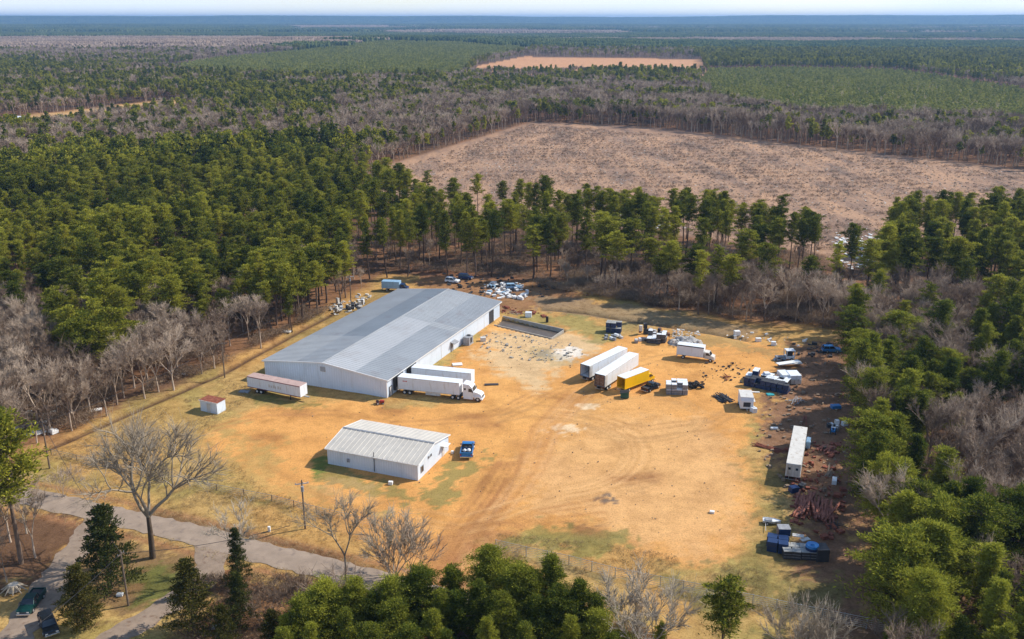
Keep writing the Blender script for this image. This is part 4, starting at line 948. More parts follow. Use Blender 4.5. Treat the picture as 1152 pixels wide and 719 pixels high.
def tractor(name, label, loc, rot, col='white'):
    t = thing(name, label, 'lorry', loc, rot)                       # x forward; origin at the rear axle group
    MB().prism([(2.5, .95), (3.0, .95), (4.9, .95), (4.9, 2.25), (4.55, 3.2), (4.0, 3.75), (2.5, 3.95)], -1.2, 1.2).build('cab', M[col], t)
    MB().prism([(4.902, .8), (6.6, .72), (6.75, 1.0), (6.65, 1.5), (6.2, 1.85), (4.902, 2.2)], -1.0, 1.0).build('hood', M[col], t)
    b = MB(); b.add([(4.915, -1.05, 2.3), (4.915, 1.05, 2.3), (4.62, 1.0, 3.12), (4.62, -1.0, 3.12)], [(0, 1, 2, 3)]); b.build('windshield', M['glass'], t)
    for s in (-1, 1):
        b = MB(); b.prism([(3.75, 2.15), (4.75, 2.15), (4.55, 2.9), (3.8, 2.95)], s*1.205-.01, s*1.205+.01); b.build('side_window', M['glass'], t)
        MB().prism([(2.75, 2.5), (3.2, 2.5), (3.2, 2.95), (2.75, 2.95)], s*1.205-.01, s*1.205+.01).build('sleeper_window', M['glass'], t)
        MB().box(4.7, 4.85, s*1.45-.08, s*1.45+.08, 2.1, 2.7, .02).build('mirror', M['dark'], t)
        MB().prism([(5.1, .62), (5.25, 1.15), (5.6, 1.32), (6.1, 1.3), (6.45, 1.1), (6.6, .62), (6.45, .62), (6.25, .98), (5.5, .98), (5.3, .62)], s*1.0-(.0 if s > 0 else .24), s*1.0+(.24 if s > 0 else .0)).build('fender', M[col], t)
        MB().box(2.6, 4.8, s*1.12-.12, s*1.12+.12, .45, .94, .04).build('side_fairing', M[col], t)
        MB().box(6.66, 6.76, s*.78-.16, s*.78+.16, 1.0, 1.22).build('headlight', M['lamp'], t)
        wheel(t, 5.85, s*1.02, .5, .32); wheel(t, .1, s*.98, .5, .55); wheel(t, 1.4, s*.98, .5, .55)
    MB().box(6.6, 6.85, -1.15, 1.15, .4, .78, .05).build('bumper', M[col], t); MB().box(6.76, 6.78, -.55, .55, .82, 1.35).build('grille', M['dark'], t)
    MB().box(-.6, 2.55, -.45, .45, .7, .98).build('chassis', M['dark'], t); MB().cyl((.7, 0, .98), (.7, 0, 1.1), .45, n=12).build('fifth_wheel', M['dark'], t)
    return t
ct, st_ = math.cos(rot_dock), math.sin(rot_dock)
tractor('semi_lorry', 'white long-nosed lorry with sleeper cab pulling a box trailer', (o1[0]+ct*12.7, o1[1]+st_*12.7, 0), rot_dock)

a, r_, L_ = place((280.5, 441), (351, 455.5)); print('Ltrailer', L_)
t = trailer('box_trailer', 'old white box trailer with maroon stripes and pinkish roof by the warehouse gable', 'trailer', (a[0]+.2, a[1]+1.4, 0), r_, L=min(L_, 14.6), H=3.75, roof='pinkroof', stripe='maroon', wheels_at=[2.6, 3.7])
MB().box(14.7 if L_ > 14.6 else L_, (14.7 if L_ > 14.6 else L_)+1.3, -.25, .25, .95, 1.15).build('drawbar', M['steel'], t)
b = MB(); [b.box(6.0+i*.62, 6.0+i*.62+w3, -1.305, -1.302, 2.1, 2.1+h3) for i, (w3, h3) in enumerate([(.4, .7), (.35, .55), (.45, .7), (.2, .5), (.4, .65), (.3, .5)])]; b.build('marking', M['offw'], t)

def rear_corner_place(rl, rr, fr, Hh):           # three roof corners seen: rear-left, rear-right, front-right
    a, b, c = G(*rl, Hh), G(*rr, Hh), G(*fr, Hh); rot = heading(b, c); mid = ((a[0]+b[0])/2, (a[1]+b[1])/2); return mid, rot, math.hypot(c[0]-b[0], c[1]-b[1])
m1, r1_, l1 = rear_corner_place((653, 409.7), (663.2, 411.3), (705.8, 391), 4.05); m2, r2_, l2 = rear_corner_place((669.5, 420.2), (680.2, 422.3), (718.3, 397.7), 4.05); print('yard trailers', l1, l2, math.degrees(r1_), math.degrees(r2_))
trailer('box_trailer', 'long white box trailer with open empty rear, left of the parked pair', 'trailer', m1, r1_, L=l1, open_rear=True, group='open box trailers in the middle of the lot')
t2 = trailer('box_trailer', 'white box trailer loaded with brown crates, next to the yellow truck', 'trailer', m2, r2_, L=l2, open_rear=True, group='open box trailers in the middle of the lot')
for i in range(2):
    for j in range(3):
        o = L2W(t2, .5, -.62+i*1.24); c_ = thing('crate', f'brown slatted crate at the open trailer door, {("bottom","middle","top")[j]} of the {("right","left")[i]} stack', 'crate', (o[0], o[1], 1.24+j*.86), r2_, 'brown crates inside the loaded trailer')
        MB().box(-.4, .5, -.56, .56, 0, .84, .02).build('box', M['brown'], c_); b = MB(); [b.box(-.44, -.402, -.56, .56, z_, z_+.12) for z_ in (.02, .34, .7)]; b.build('slats', M['wood'], c_)
def box_truck(name, label, loc, rot, L=6.6, H=3.6, side='yellow', roof='white', cabc='yellow', open_rear=True, Wd=2.4, rtrim=None):
    t = thing(name, label, 'truck', loc, rot); h = Wd/2; fl = 1.0; b = MB()
    if open_rear: b.box(0, L, -h, -h+.06, fl, H); b.box(0, L, h-.06, h, fl, H); b.box(L-.06, L, -h+.06, h-.06, fl, H); b.box(0, L-.06, -h+.06, h-.06, fl, fl+.08)
    else: b.box(0, L, -h, h, fl, H, .04)
    b.build('cargo_box', M[side], t); MB().box(-.02, L+.02, -h-.02, h+.02, H+.003, H+.06, .02).build('roof', M[roof], t)
    if rtrim: MB().box(-.03, L+.03, -h-.05, -h-.005, H-.22, H+.05).build('roof_trim', M[rtrim], t)
    rl = MB(); [rl.box(0, L, s*h-(0 if s > 0 else .04), s*h+(.04 if s > 0 else 0), fl, fl+.14) for s in (-1, 1)]; rl.build('side_rail', M['offw' if side != 'yellow' else 'yellow'], t)
    if open_rear:
        MB().box(L*.6, L*.6+.05, -h+.07, h-.07, fl+.09, H-.01).build('dark_backing', M['void'], t)  # dark sheet across the cargo box, painting the unlit depth behind the open back
        fr = MB(); fr.box(-.05, -.002, -h, -h+.09, fl, H); fr.box(-.05, -.002, h-.09, h, fl, H); fr.box(-.05, -.002, -h+.09, h-.09, H-.12, H); fr.build('door_frame', M[side], t)
    else: d_ = MB().box(-.05, -.002, -h+.1, h-.1, fl+.05, H-.1).build('rear_door', M['offw'], t); MB().box(-.08, -.052, -.3, .3, fl+.3, fl+.36).build('handle', M['steel'], d_)
    MB().prism([(L+.15, .75), (L+2.5, .7), (L+2.55, 1.35), (L+1.75, 1.6), (L+1.3, 2.35), (L+.15, 2.4)], -1.0, 1.0).build('cab', M[cabc], t)
    MB().add([(L+1.765, -.9, 1.62), (L+1.765, .9, 1.62), (L+1.33, .85, 2.32), (L+1.33, -.85, 2.32)], [(0, 1, 2, 3)]).build('windshield', M['glass'], t)
    for s in (-1, 1):
        MB().prism([(L+.5, 1.6), (L+1.5, 1.6), (L+1.2, 2.2), (L+.5, 2.22)], s*1.006-.01, s*1.006+.01).build('side_window', M['glass'], t)
        MB().box(L+2.53, L+2.58, s*.75-.14, s*.75+.14, 1.0, 1.18).build('headlight', M['lamp'], t); MB().box(L+1.45, L+1.55, s*1.15-.08, s*1.15+.08, 1.6, 1.95).build('mirror', M['dark'], t)
        wheel(t, L+1.7, s*.9, .42, .26); wheel(t, 1.6, s*.92, .42, .42)
    MB().box(.2, L+.5, -.4, .4, .7, .98).build('chassis', M['dark'], t); MB().box(L+2.5, L+2.66, -1.02, 1.02, .45, .7, .03).build('bumper', M['steel'], t); MB().box(-.15, .05, -1., 1., .5, .6).build('rear_bumper', M['steel'], t)
    return t
a3, r3_, l3 = rear_corner_place((694.5, 423.5), (703.5, 425.5), (730, 415.5), 3.6); print('yellow', l3, math.degrees(r3_))
box_truck('box_truck', 'yellow box truck with white roof and open back', a3, r3_, L=l3)
a, r_, L_ = place((763, 403), (793, 407)); print('whitebox', L_, math.degrees(r_))
box_truck('box_truck', 'small white box truck with dark roof edge, parked by the grey rubble', (a[0], a[1]+1.2), r_, L=L_, H=3.55, side='white', roof='white', cabc='offw', open_rear=False, rtrim='dark')
# right-hand trailer, tail towards us
m4, r4_, l4 = rear_corner_place((884, 521), (902, 523), (909, 480.6), 3.7); print('R', l4, math.degrees(r4_))
t = trailer('box_trailer', 'white box trailer with two small rear windows, beside the red steel beams', 'trailer', m4, r4_, L=l4, H=3.7, gear=True, roof='offw')
for s in (-.65, .65): MB().box(-.12, -.09, s-.22, s+.22, 2.5, 2.95).build('rear_window', M['glass'], t)
b = MB(); b.box(l4-2.6, l4-.2, -2.2, -1.35, .4, 1.9, .15); b.build('side_tank', M['lblue'], t)
# blue box trailer behind the warehouse
a, r_, L_ = place((430, 328), (452, 329)); box_truck('box_truck', 'light blue box truck among the trees behind the warehouse', (a[0], a[1]+1.5), r_+math.pi if False else r_, L=5.6, H=3.1, side='lblue', roof='lblue', cabc='navy', open_rear=False)

def car(name, label, cat, loc, rot, body='blue', kind='pickup', L=5.3, Wd=1.9, load=None, k_=1.0, roofm=None):
    t = thing(name, label, cat, loc, rot); h = Wd/2; x0 = -L/2; x1 = L/2
    lo = MB()
    if kind == 'pickup':
        lo.prism([(x0, .45), (x1, .42), (x1+.04, .85), (x1-.15, 1.02), (x1-1.35, 1.12), (x0+2.0, 1.12), (x0+2.0, .98), (x0, .98)], -h, h); lo.build('body', M[body], t)
        cb = [(x0+2.0, 1.122), (x1-1.35, 1.122), (x1-2.0, 1.72), (x0+2.15, 1.75)]
        bed = MB(); bed.box(x0, x0+1.98, -h, -h+.1, .982, 1.2); bed.box(x0, x0+1.98, h-.1, h, .982, 1.2); bed.box(x0, x0+.1, -h+.102, h-.102, .982, 1.2); bed.build('bed_side', M[body], t); MB().box(x0+.1, x0+1.98, -h+.1, h-.1, .984, 1.0).build('bed_floor', M['dark'], t)
    else:
        lo.prism([(x0, .45), (x1, .42), (x1+.05, .85), (x1-.15, 1.0), (x1-1.3, 1.08), (x0+.02, 1.1)], -h, h); lo.build('body', M[body], t)
        cb = [(x0+.05, 1.102), (x1-1.3, 1.102), (x1-1.95, 1.7), (x0+.35, 1.74)]
    c_ = MB(); hh_ = h-.14; n_ = 4
    c_.add([(x, s*(h-.03 if i < 2 else hh_-.1), z) for s in (-1, 1) for i, (x, z) in enumerate(cb)], [(0, 1, 2, 3), (7, 6, 5, 4), (1, 5, 6, 2), (0, 3, 7, 4), (2, 6, 7, 3), (0, 4, 5, 1)]); cab_ = c_.build('cabin', M['glass'], t)
    g = MB(); xt0, xt1 = cb[3][0], cb[2][0]; g.box(xt0-.05, xt1+.05, -hh_+.06, hh_-.06, 1.722, 1.79, .03); g.build('roof', M[roofm or body], t)
    g = MB()
    for s in (-1, 1):
        for (pa, pb_) in ((cb[0], cb[3]), (cb[1], cb[2]), (((cb[0][0]+cb[1][0])/2, cb[0][1]), ((cb[2][0]+cb[3][0])/2, 1.73))): g.cyl((pa[0], s*(h-.02), pa[1]), (pb_[0], s*(hh_-.08), pb_[1]+.02), .045, n=5)
    g.build('pillar', M[body], t)
    for s in (-1, 1):
        wheel(t, x0+1.05, s*(h-.08), .36, .24, 'steel'); wheel(t, x1-.95, s*(h-.08), .36, .24, 'steel')
        MB().box(x1-.02, x1+.07, s*(h-.3)-.18, s*(h-.3)+.18, .66, .84).build('headlight', M['lamp'], t); MB().box(x0-.03, x0-.002, s*(h-.12)-.09, s*(h-.12)+.09, .7, .95).build('tail_lamp', M['taill'], t)
        MB().box(x1-1.75, x1-1.6, s*(h+.12)-.1, s*(h+.12)+.1, 1.12, 1.3, .02).build('mirror', M['dark'], t)
    MB().box(x1+.03, x1+.18, -h+.02, h-.02, .38, .6, .03).build('bumper', M['chrome'], t); MB().box(x0-.16, x0-.01, -h+.02, h-.02, .4, .58, .03).build('rear_bumper', M['chrome'], t)
    MB().box(x1+.045, x1+.075, -.5, .5, .62, .82).build('grille', M['dark'], t)
    t.scale = (k_,)*3; return t
def facing(pf, pr, zz=.6):
    a, b = G(*pr, zz), G(*pf, zz); return ((a[0]+b[0])/2, (a[1]+b[1])/2), heading(a, b), math.hypot(b[0]-a[0], b[1]-a[1])
c_, r_, L_ = facing((27, 689), (44, 666)); print('pickup', L_)
car('pickup_truck', 'dark teal pickup parked on the gravel at the lower left', 'pickup', c_, r_, 'teal', 'pickup', 5.4)
c_, r_, L_ = facing((59, 714), (50, 692)); print('suv', L_)
car('parked_car', 'black estate car beside the teal pickup', 'car', c_, r_, 'blackcar', 'suv', 4.8)
c_, r_, L_ = facing((527, 500), (524.5, 513)); print('bluepk', L_)
bt = car('pickup_truck', 'bright blue small truck with white bags in its bed, beside the small building', 'pickup', c_, r_, 'blue', 'pickup', 4.8, 1.95, k_=1.2, roofm='blue')
def bag(parent_loc, rot, lx, ly, z, s, label, group):
    q = (parent_loc[0]+math.cos(rot)*lx-math.sin(rot)*ly, parent_loc[1]+math.sin(rot)*lx+math.cos(rot)*ly, z); b = MB(); n_ = 8; rg = random.Random(int(lx*100+ly*10))
    rings = []
    for zz, rr in ((0, .8), (.25, 1.), (.55, .85), (.8, .45), (.95, .12)): rings.append([(s*rr*rg.uniform(.85, 1.15)*math.cos(6.283*k2/n_), s*rr*rg.uniform(.85, 1.15)*math.sin(6.283*k2/n_), zz*s*1.3) for k2 in range(n_)])
    vs = [v for rr in rings for v in rr]; fs = [(i*n_+k2, i*n_+(k2+1) % n_, (i+1)*n_+(k2+1) % n_, (i+1)*n_+k2) for i in range(4) for k2 in range(n_)]+[tuple(range(n_-1, -1, -1)), tuple(range(4*n_, 5*n_))]
    b.add(vs, fs); o = b.build('sack', M['trimw'], None, True); o.location = q; o.rotation_euler[2] = rot; return tag(o, label, 'sack', group)
bag(c_, r_, -1.75, .35, 1.25, .4, 'left white sack in the blue truck bed', 'sacks in the blue truck'); bag(c_, r_, -1.7, -.42, 1.25, .45, 'right white sack in the blue truck bed', 'sacks in the blue truck')
c_, r_, L_ = facing((739, 432), (725, 439)); print('blackpk', L_)
car('pickup_truck', 'black pickup with an open bed right of the yellow truck', 'pickup', c_, r_, 'blackcar', 'pickup', 5.2)

def dumpster(label, loc, rot, m='green', Lx=1.9, Wy=1.7, H=1.5):
    t = thing('dumpster', label, 'dumpster', loc, rot); b = MB(); h = Wy/2
    b.prism([(-Lx/2+.15, .15), (Lx/2, .15), (Lx/2, H), (-Lx/2, H*.8)], -h, h); b.build('bin', M[m], t)
    for s in (-1, 1):
        MB().add([(-Lx/2-.05, s*.03, H*.8+.03), (Lx/2+.04, s*.03, H+.03), (Lx/2+.04, s*h, H+.03), (-Lx/2-.05, s*h, H*.8+.03), (-Lx/2-.05, s*.03, H*.8+.09), (Lx/2+.04, s*.03, H+.09), (Lx/2+.04, s*h, H+.09), (-Lx/2-.05, s*h, H*.8+.09)], [(0, 3, 2, 1), (4, 5, 6, 7), (0, 1, 5, 4), (1, 2, 6, 5), (2, 3, 7, 6), (3, 0, 4, 7)]).build('lid', M['black'], t)
        MB().box(-.4, .4, s*(h+.06)-.05, s*(h+.06)+.05, .8, .95).build('fork_pocket', M[m], t)
    b = MB(); [b.cyl((sx*(Lx/2-.3), sy*(h-.2)-.04, .08), (sx*(Lx/2-.3), sy*(h-.2)+.04, .08), .08, n=8) for sx in (-1, 1) for sy in (-1, 1)]; b.build('caster', M['black'], t); return t
dumpster('dark green dumpster below the yellow truck', G(702.5, 447), -.1)
# small red garden tractor by the warehouse corner
p_ = G(427, 454.5); t = thing('garden_tractor', 'small red garden tractor by the near warehouse corner', 'tractor', p_, .2); MB().prism([(.0, .35), (1.0, .35), (1.05, .75), (.2, .85)], -.35, .35).build('hood', M['red'], t); MB().box(-.7, .0, -.5, .5, .4, .6, .05).build('fender', M['red'], t); MB().prism([(-.55, .6), (-.1, .6), (-.1, .72), (-.42, .75), (-.5, 1.1), (-.6, 1.1)], -.22, .22).build('seat', M['black'], t)
for s in (-1, 1): wheel(t, -.4, s*.6, .36, .22); wheel(t, .75, s*.45, .22, .16)
MB().cyl((.1, 0, .8), (-.05, 0, 1.15), .02, n=5).build('steering_column', M['dark'], t); MB().cyl((-.05, 0, 1.15), (-.07, 0, 1.17), .18, n=12).build('steering_wheel', M['dark'], t)

# ------------------------------------------------------------ scrap, appliances, crates
def appliance(parent_name, label, x, y, z=0, rot=0, w=.7, d=.7, h=.95, m='white', group=None, cat='appliance', tilt=0):
    t = thing(parent_name, label, cat, (x, y, z), rot, group); MB().box(-w/2, w/2, -d/2, d/2, 0, h, .03).build('cabinet', M[m], t)
    MB().box(-w/2+.05, w/2-.05, -d/2-.03, -d/2-.002, h*.12, h*.82).build('door', M['offw' if m == 'white' else 'dark'], t)
    MB().box(-w/2+.02, w/2-.02, -d/2-.04, -d/2-.002, h*.86, h-.03).build('panel', M['grey'], t)
    if tilt: t.rotation_euler = (tilt, 0, rot)
    return t
protoA = {}
def app_copy(label, x, y, z, rot, size, m, group, name='appliance', cat='appliance', tilt=0):
    k_ = (size, m)
    if k_ not in protoA: o = protoA[k_] = appliance(name, label, x, y, z, rot, *size, m, group, cat)
    else: o = copy_tree(protoA[k_]); o['label'] = label; o['group'] = group; o['category'] = cat
    o.location = (x, y, z); o.rotation_euler = (tilt, 0, rot); return o
def heap(items, label, group, px, sizes, mats_, jx=1.5, jy=1.5, stack=.3, name='appliance', cat='appliance'):
    x0, y0 = G(*px)
    for i in range(items):
        sz = random.choice(sizes); x = x0+random.uniform(-jx, jx); y = y0+random.uniform(-jy, jy); z = 0
        if random.random() < stack: z = sz[2]*random.uniform(.7, 1.0)
        app_copy(label, x, y, max(0, z), random.random()*6.28, sz, random.choice(mats_), group, name, cat, tilt=(random.choice([0, 0, 1.57]) if z > 0 else 0)*0)
def stack_rows(label, group, p0, p1, nu, nv, nz, size, mside, mtop, name, cat, drop=.1, gap=.12, lidh=.08):
    a, b = G(*p0), G(*p1); L = math.hypot(b[0]-a[0], b[1]-a[1]); rot = heading(a, b); c_, s_ = math.cos(rot), math.sin(rot); w, d, h = size; proto = None
    for k_ in range(nz):
        for i in range(nu):
            for j in range(nv):
                if random.random() < drop+.22*k_: continue
                u = (i+.5)*(w+gap)+random.uniform(-.06, .06); v = (j+.5)*(d+gap)+random.uniform(-.06, .06)
                loc = (a[0]+c_*u-s_*v, a[1]+s_*u+c_*v, k_*(h+lidh+.01))
                lb = f'{label}, {("bottom","second","third")[k_]} layer'
                if proto is None:
                    proto = thing(name, lb, cat, loc, rot, group); MB().box(-w/2, w/2, -d/2, d/2, .06, h, .03).build('body', M[mside], proto); MB().box(-w/2-.02, w/2+.02, -d/2-.02, d/2+.02, h+.002, h+lidh, .02).build('lid', M[mtop], proto)
                    b_ = MB(); [b_.box(xx, xx+.1, -d/2, d/2, 0, .058) for xx in (-w/2, -.05, w/2-.1)]; b_.build('skid', M['wood'], proto)
                    b_ = MB(); [b_.box(-w/2-.02, w/2+.02, -d/2-.025, -d/2-.002, zz, zz+.06) for zz in (h*.3, h*.65)]; b_.build('band', M['dark' if mside != 'dark' else 'grey'], proto); o = proto
                else: o = copy_tree(proto)
                o.location = loc; o.rotation_euler[2] = rot+random.uniform(-.12, .12); o['label'] = lb; o['group'] = group
# dark blue block of bins beyond the trailers
stack_rows('dark blue bin with pale lid beyond the long open trailer', 'dark blue bins beyond the trailers', (681, 374), (703, 376), 3, 2, 2, (1.25, 1.2, 1.3), 'navy', 'tarp', 'storage_bin', 'bin')
heap(8, 'pale discarded appliance in front of the dark blue bins', 'appliances in front of the dark blue bins', (690, 381), [(.9, .7, .7), (1.3, .6, .6)], ['white', 'offw', 'grey'], 2.2, 1.6, .1)
stack_rows('dark cabinet with white top behind the small box truck', 'dark cabinets behind the box truck', (727, 386), (748, 388), 4, 3, 2, (1.1, 1.1, 1.25), 'dark', 'white', 'metal_cabinet', 'cabinet', .2)
heap(16, 'white and grey appliance in the crowded row behind the trailers', 'appliances behind the trailers', (738, 378), [(.7, .7, .95), (.8, .8, 1.5), (1.2, .6, .7)], ['white', 'offw', 'dark', 'grey', 'brown'], 4.2, 2.6, .25)
heap(6, 'pale appliance in the small group at the nose of the trailers', 'appliances at the trailer noses', (722, 384), [(.9, .7, .8)], ['white', 'offw', 'grey'], 2.4, 1.6, .1)
# tall racks right of the black pickup
stack_rows('grey rack cage with white top right of the black pickup', 'grey racks right of the black pickup', (749, 444), (772, 445), 4, 3, 2, (1.1, 1.2, 1.15), 'grey', 'white', 'storage_rack', 'rack', .08)
def tyre(label, x, y, z, tilt, rot, group):
    me_ = bpy.data.meshes.get('tyre_ring')
    if me_ is None:
        V = []; Fq_ = []; n_ = 14; prof = [(.26, -.1), (.40, -.11), (.44, 0), (.40, .11), (.26, .1)]
        for i in range(n_):
            for r2, z2 in prof: V.append((r2*math.cos(6.283*i/n_), r2*math.sin(6.283*i/n_), z2+.11))
        for i in range(n_):
            for j in range(5): Fq_.append((i*5+j, ((i+1) % n_)*5+j, ((i+1) % n_)*5+(j+1) % 5, i*5+(j+1) % 5))
        me_ = npmesh('tyre_ring', V, [np.array(Fq_)], M['black'])
    o = bpy.data.objects.new('tyre', me_); C.objects.link(o); o.location = (x, y, z); o.rotation_euler = (tilt, 0, rot); return tag(o, label, 'tyre', group)
x0, y0 = G(783, 435)
for i in range(34): tyre('black tyre in the pile right of the grey racks', x0+random.uniform(-1.9, 1.9), y0+random.uniform(-1.4, 1.4), random.choice([0, .2, .42, .64, .9]), random.uniform(-.4, .4), random.random()*6, 'tyre pile beside the racks')
# beams, pipes and poles: each its own
def beam(label, name, cat, x, y, z, rot, L, m, group, w=.14, tilt=0, prof='I'):
    b = MB()
    if prof == 'I': b.box(-L/2, L/2, -w/2, w/2, 0, .03); b.box(-L/2, L/2, -.02, .02, .031, w-.031); b.box(-L/2, L/2, -w/2, w/2, w-.03, w)
    elif prof == 'pipe': b.cyl((-L/2, 0, w/2), (L/2, 0, w/2), w/2, n=7)
    else: b.box(-L/2, L/2, -w, w, 0, .05)
    o = b.build(name, M[m], None); o.location = (x, y, z); o.rotation_euler = (0, tilt, rot); return tag(o, label, cat, group)
def beams(n_, label, name, cat, pa, pb, spread, L, m, group, jit=.15, w=.14, prof='I', hgt=.7):
    a, b = G(*pa), G(*pb); rot = heading(a, b); cx0, cy0 = (a[0]+b[0])/2, (a[1]+b[1])/2
    for i in range(n_):
        u = random.gauss(0, .45)*.8; v = random.uniform(-spread, spread); z = abs(random.gauss(0, .4))*hgt*(1-abs(v)/spread*.7)
        beam(label, name, cat, cx0+math.cos(rot)*u-math.sin(rot)*v, cy0+math.sin(rot)*u+math.cos(rot)*v, z+.02, rot+random.gauss(0, jit), random.uniform(*L), m, group, w, random.uniform(-.03, .03), prof)
beams(46, 'long rust-red steel beam in the big fanned pile near the lower right', 'steel_beam', 'beam', (912, 592), (922, 558), 2.9, (5, 8.5), 'red2', 'rust-red beams in the big pile', .16, .30, 'I', 1.5)
beams(14, 'pale red steel beam on the left flank of the big beam pile', 'steel_beam', 'beam', (898, 575), (905, 556), 1.0, (3.5, 6), 'red2', 'beams left of the big pile', .2, .26, 'I', 1.2)
beams(14, 'short rust-red steel beam in the upper pile right of the white trailer', 'steel_beam', 'beam', (925, 512), (938, 503), 1.6, (2, 4), 'red2', 'rust-red beams in the upper pile', .25, .26, 'I', 1.0)
beams(8, 'brown timber lying between the two red beam piles', 'timber', 'timber', (930, 540), (937, 520), .7, (4, 6), 'wood', 'timbers between the beam piles', .1, .12, 'plank')
beams(12, 'brown steel beam lying left of the white trailer', 'steel_beam', 'beam', (850, 500), (880, 508), .8, (4, 7), 'rust', 'beams left of the right-hand trailer', .2, .12)
beams(5, 'rusty beam behind the nose of the white trailer', 'steel_beam', 'beam', (905, 480), (907, 468), .5, (4, 6), 'rust', 'beams behind the right-hand trailer', .1, .14)
beams(26, 'dark metal bar in the tangled pile left of the white camper shell', 'metal_bar', 'bar', (806, 442), (822, 456), 1.5, (3, 5), 'dark', 'dark bars left of the camper shell', .22, .16, 'I', .9)
beams(6, 'pale metal bar on the dark pile left of the camper shell', 'metal_bar', 'bar', (808, 444), (820, 455), 1.2, (2, 4), 'steel', 'pale bars on the dark pile', .3, .12, 'pipe', 1.1)
beams(9, 'grey pole in the small splayed bundle on the brown ground', 'metal_pole', 'pole', (892, 455), (900, 449), .8, (3, 4), 'grey', 'splayed grey poles', .5, .14, 'pipe', 1.0)
beams(7, 'dark scrap bar on the tyre-tracked dirt below the open scrap', 'metal_bar', 'bar', (812, 424), (824, 426), 1.6, (1.2, 2.4), 'rust', 'scrap bars in the open dirt', .9, .12)
beams(9, 'bent dark bar right of the big red beam pile', 'metal_bar', 'bar', (938, 602), (944, 585), 1.0, (1.5, 3), 'dark', 'dark bars right of the red pile', .8, .1, 'pipe', .6)
beams(9, 'weathered plank lying behind the far corner of the warehouse', 'plank', 'plank', (565, 349), (592, 356), 1.4, (2, 4.5), 'wood', 'planks behind the warehouse corner', .3, .16, 'plank', .3)

# camper shell
a, r_, L_ = place((834, 465), (831, 441)); p_ = G(840, 463)
t = thing('camper_shell', 'white box body with dark open hatch, leaning beside the dark metal bars', 'camper shell', (p_[0], p_[1]+.2), 0.0)
MB().prismx([(0, .55), (4.6, .55), (4.6, 3.0), (.35, 3.0), (0, 2.3)], -1.35, 1.35).build('body', M['white'], t); MB().box(-.75, .75, -.06, -.003, 1.0, 2.0).build('hatch', M['void'], t); MB().box(-1.4, 1.4, .3, 4.65, 3.003, 3.07, .02).build('roof', M['offw'], t)
for s in (-1, 1): wheel(t, s*1.2, 3.2, .36, .24) if False else MB().cyl((s*1.35-.12*s, 3.2, .36), (s*1.35+.12*s, 3.2, .36), .36, n=14).build('wheel', M['black'], t)
MB().box(1.36, 1.9, 1.2, 3.0, 1.7, 1.78).build('side_shelf', M['offw'], t); MB().box(-.06, .06, -1.3, 0, .5, .62).build('tow_bar', M['steel'], t); MB().box(-1.1, 1.1, .1, 4.4, .35, .54).build('chassis', M['dark'], t)
t.rotation_euler = (0, 0, -.12)
heap(3, 'white cabinet on the ground at the camper shell corner', 'cabinets by the camper shell', (850, 464), [(1.0, .9, 1.1), (.8, .8, .9)], ['white'], .8, .5, 0)
# navy bins in rows with white tops
stack_rows('navy storage bin in the long row above the camper shell', 'navy bins above the camper shell', (836, 434), (875, 442), 8, 2, 2, (1.15, 1.2, .95), 'navy', 'dark', 'storage_bin', 'bin', .12)
stack_rows('navy bin with white lid at the left end of the navy row', 'navy bins with white lids', (838, 428), (850, 430), 2, 2, 2, (1.3, 1.2, 1.25), 'navy', 'white', 'storage_bin', 'bin', .05)
stack_rows('dark bin with white lid behind the long navy row', 'white-lidded bins behind the navy row', (853, 431), (877, 436), 5, 3, 1, (1.2, 1.2, 1.5), 'dark', 'white', 'storage_bin', 'bin', .15)
def panel(label, name, cat, px, z, rot, w, d, h, m, group=None, tx=0, ty=0):
    x, y = G(*px); t = MB(); t.box(-w/2, w/2, -d/2, d/2, 0, h, min(.03, h*.3)); o = t.build(name, M[m], None); o.location = (x, y, z); o.rotation_euler = (tx, ty, rot); return tag(o, label, cat, group)
panel('large white box against the brown ground, left of the biggest white box', 'white_box', 'box', (881, 428), 0, .1, 2.0, 3.4, 2.0, 'white')
panel('biggest white box right of the navy bins', 'white_box', 'box', (892, 429), 0, .03, 2.6, 3.6, 2.1, 'white')
panel('white panel resting across the two big white boxes', 'white_boarding', 'panel', (886, 418), 2.25, .35, 6.2, 1.5, .15, 'trimw', None, 0, 0)
panel('long white roof panel lying behind the big white boxes', 'white_boarding', 'panel', (888, 412), .7, .18, 6.0, 1.6, .15, 'offw')
panel('yellowed sheet leaning at the foot of the biggest white box', 'sheet', 'sheet', (889, 432.5), .1, .05, 5, .2, 1.1, 'offw')
panel('grey cabinet standing at the end of the navy row', 'cabinet_box', 'cabinet', (862, 428), 0, .1, 1.3, 1.3, 2.0, 'white')
panel('flat turquoise tarp in front of the navy bins', 'tarp_sheet', 'tarp', (866.5, 444.5), .02, .1, 1.6, 1.3, .25, 'cyan')
panel('white plank lying between the navy bins and the camper shell', 'white_board', 'board', (849, 441.5), .05, -.1, 2.2, .5, .12, 'trimw')
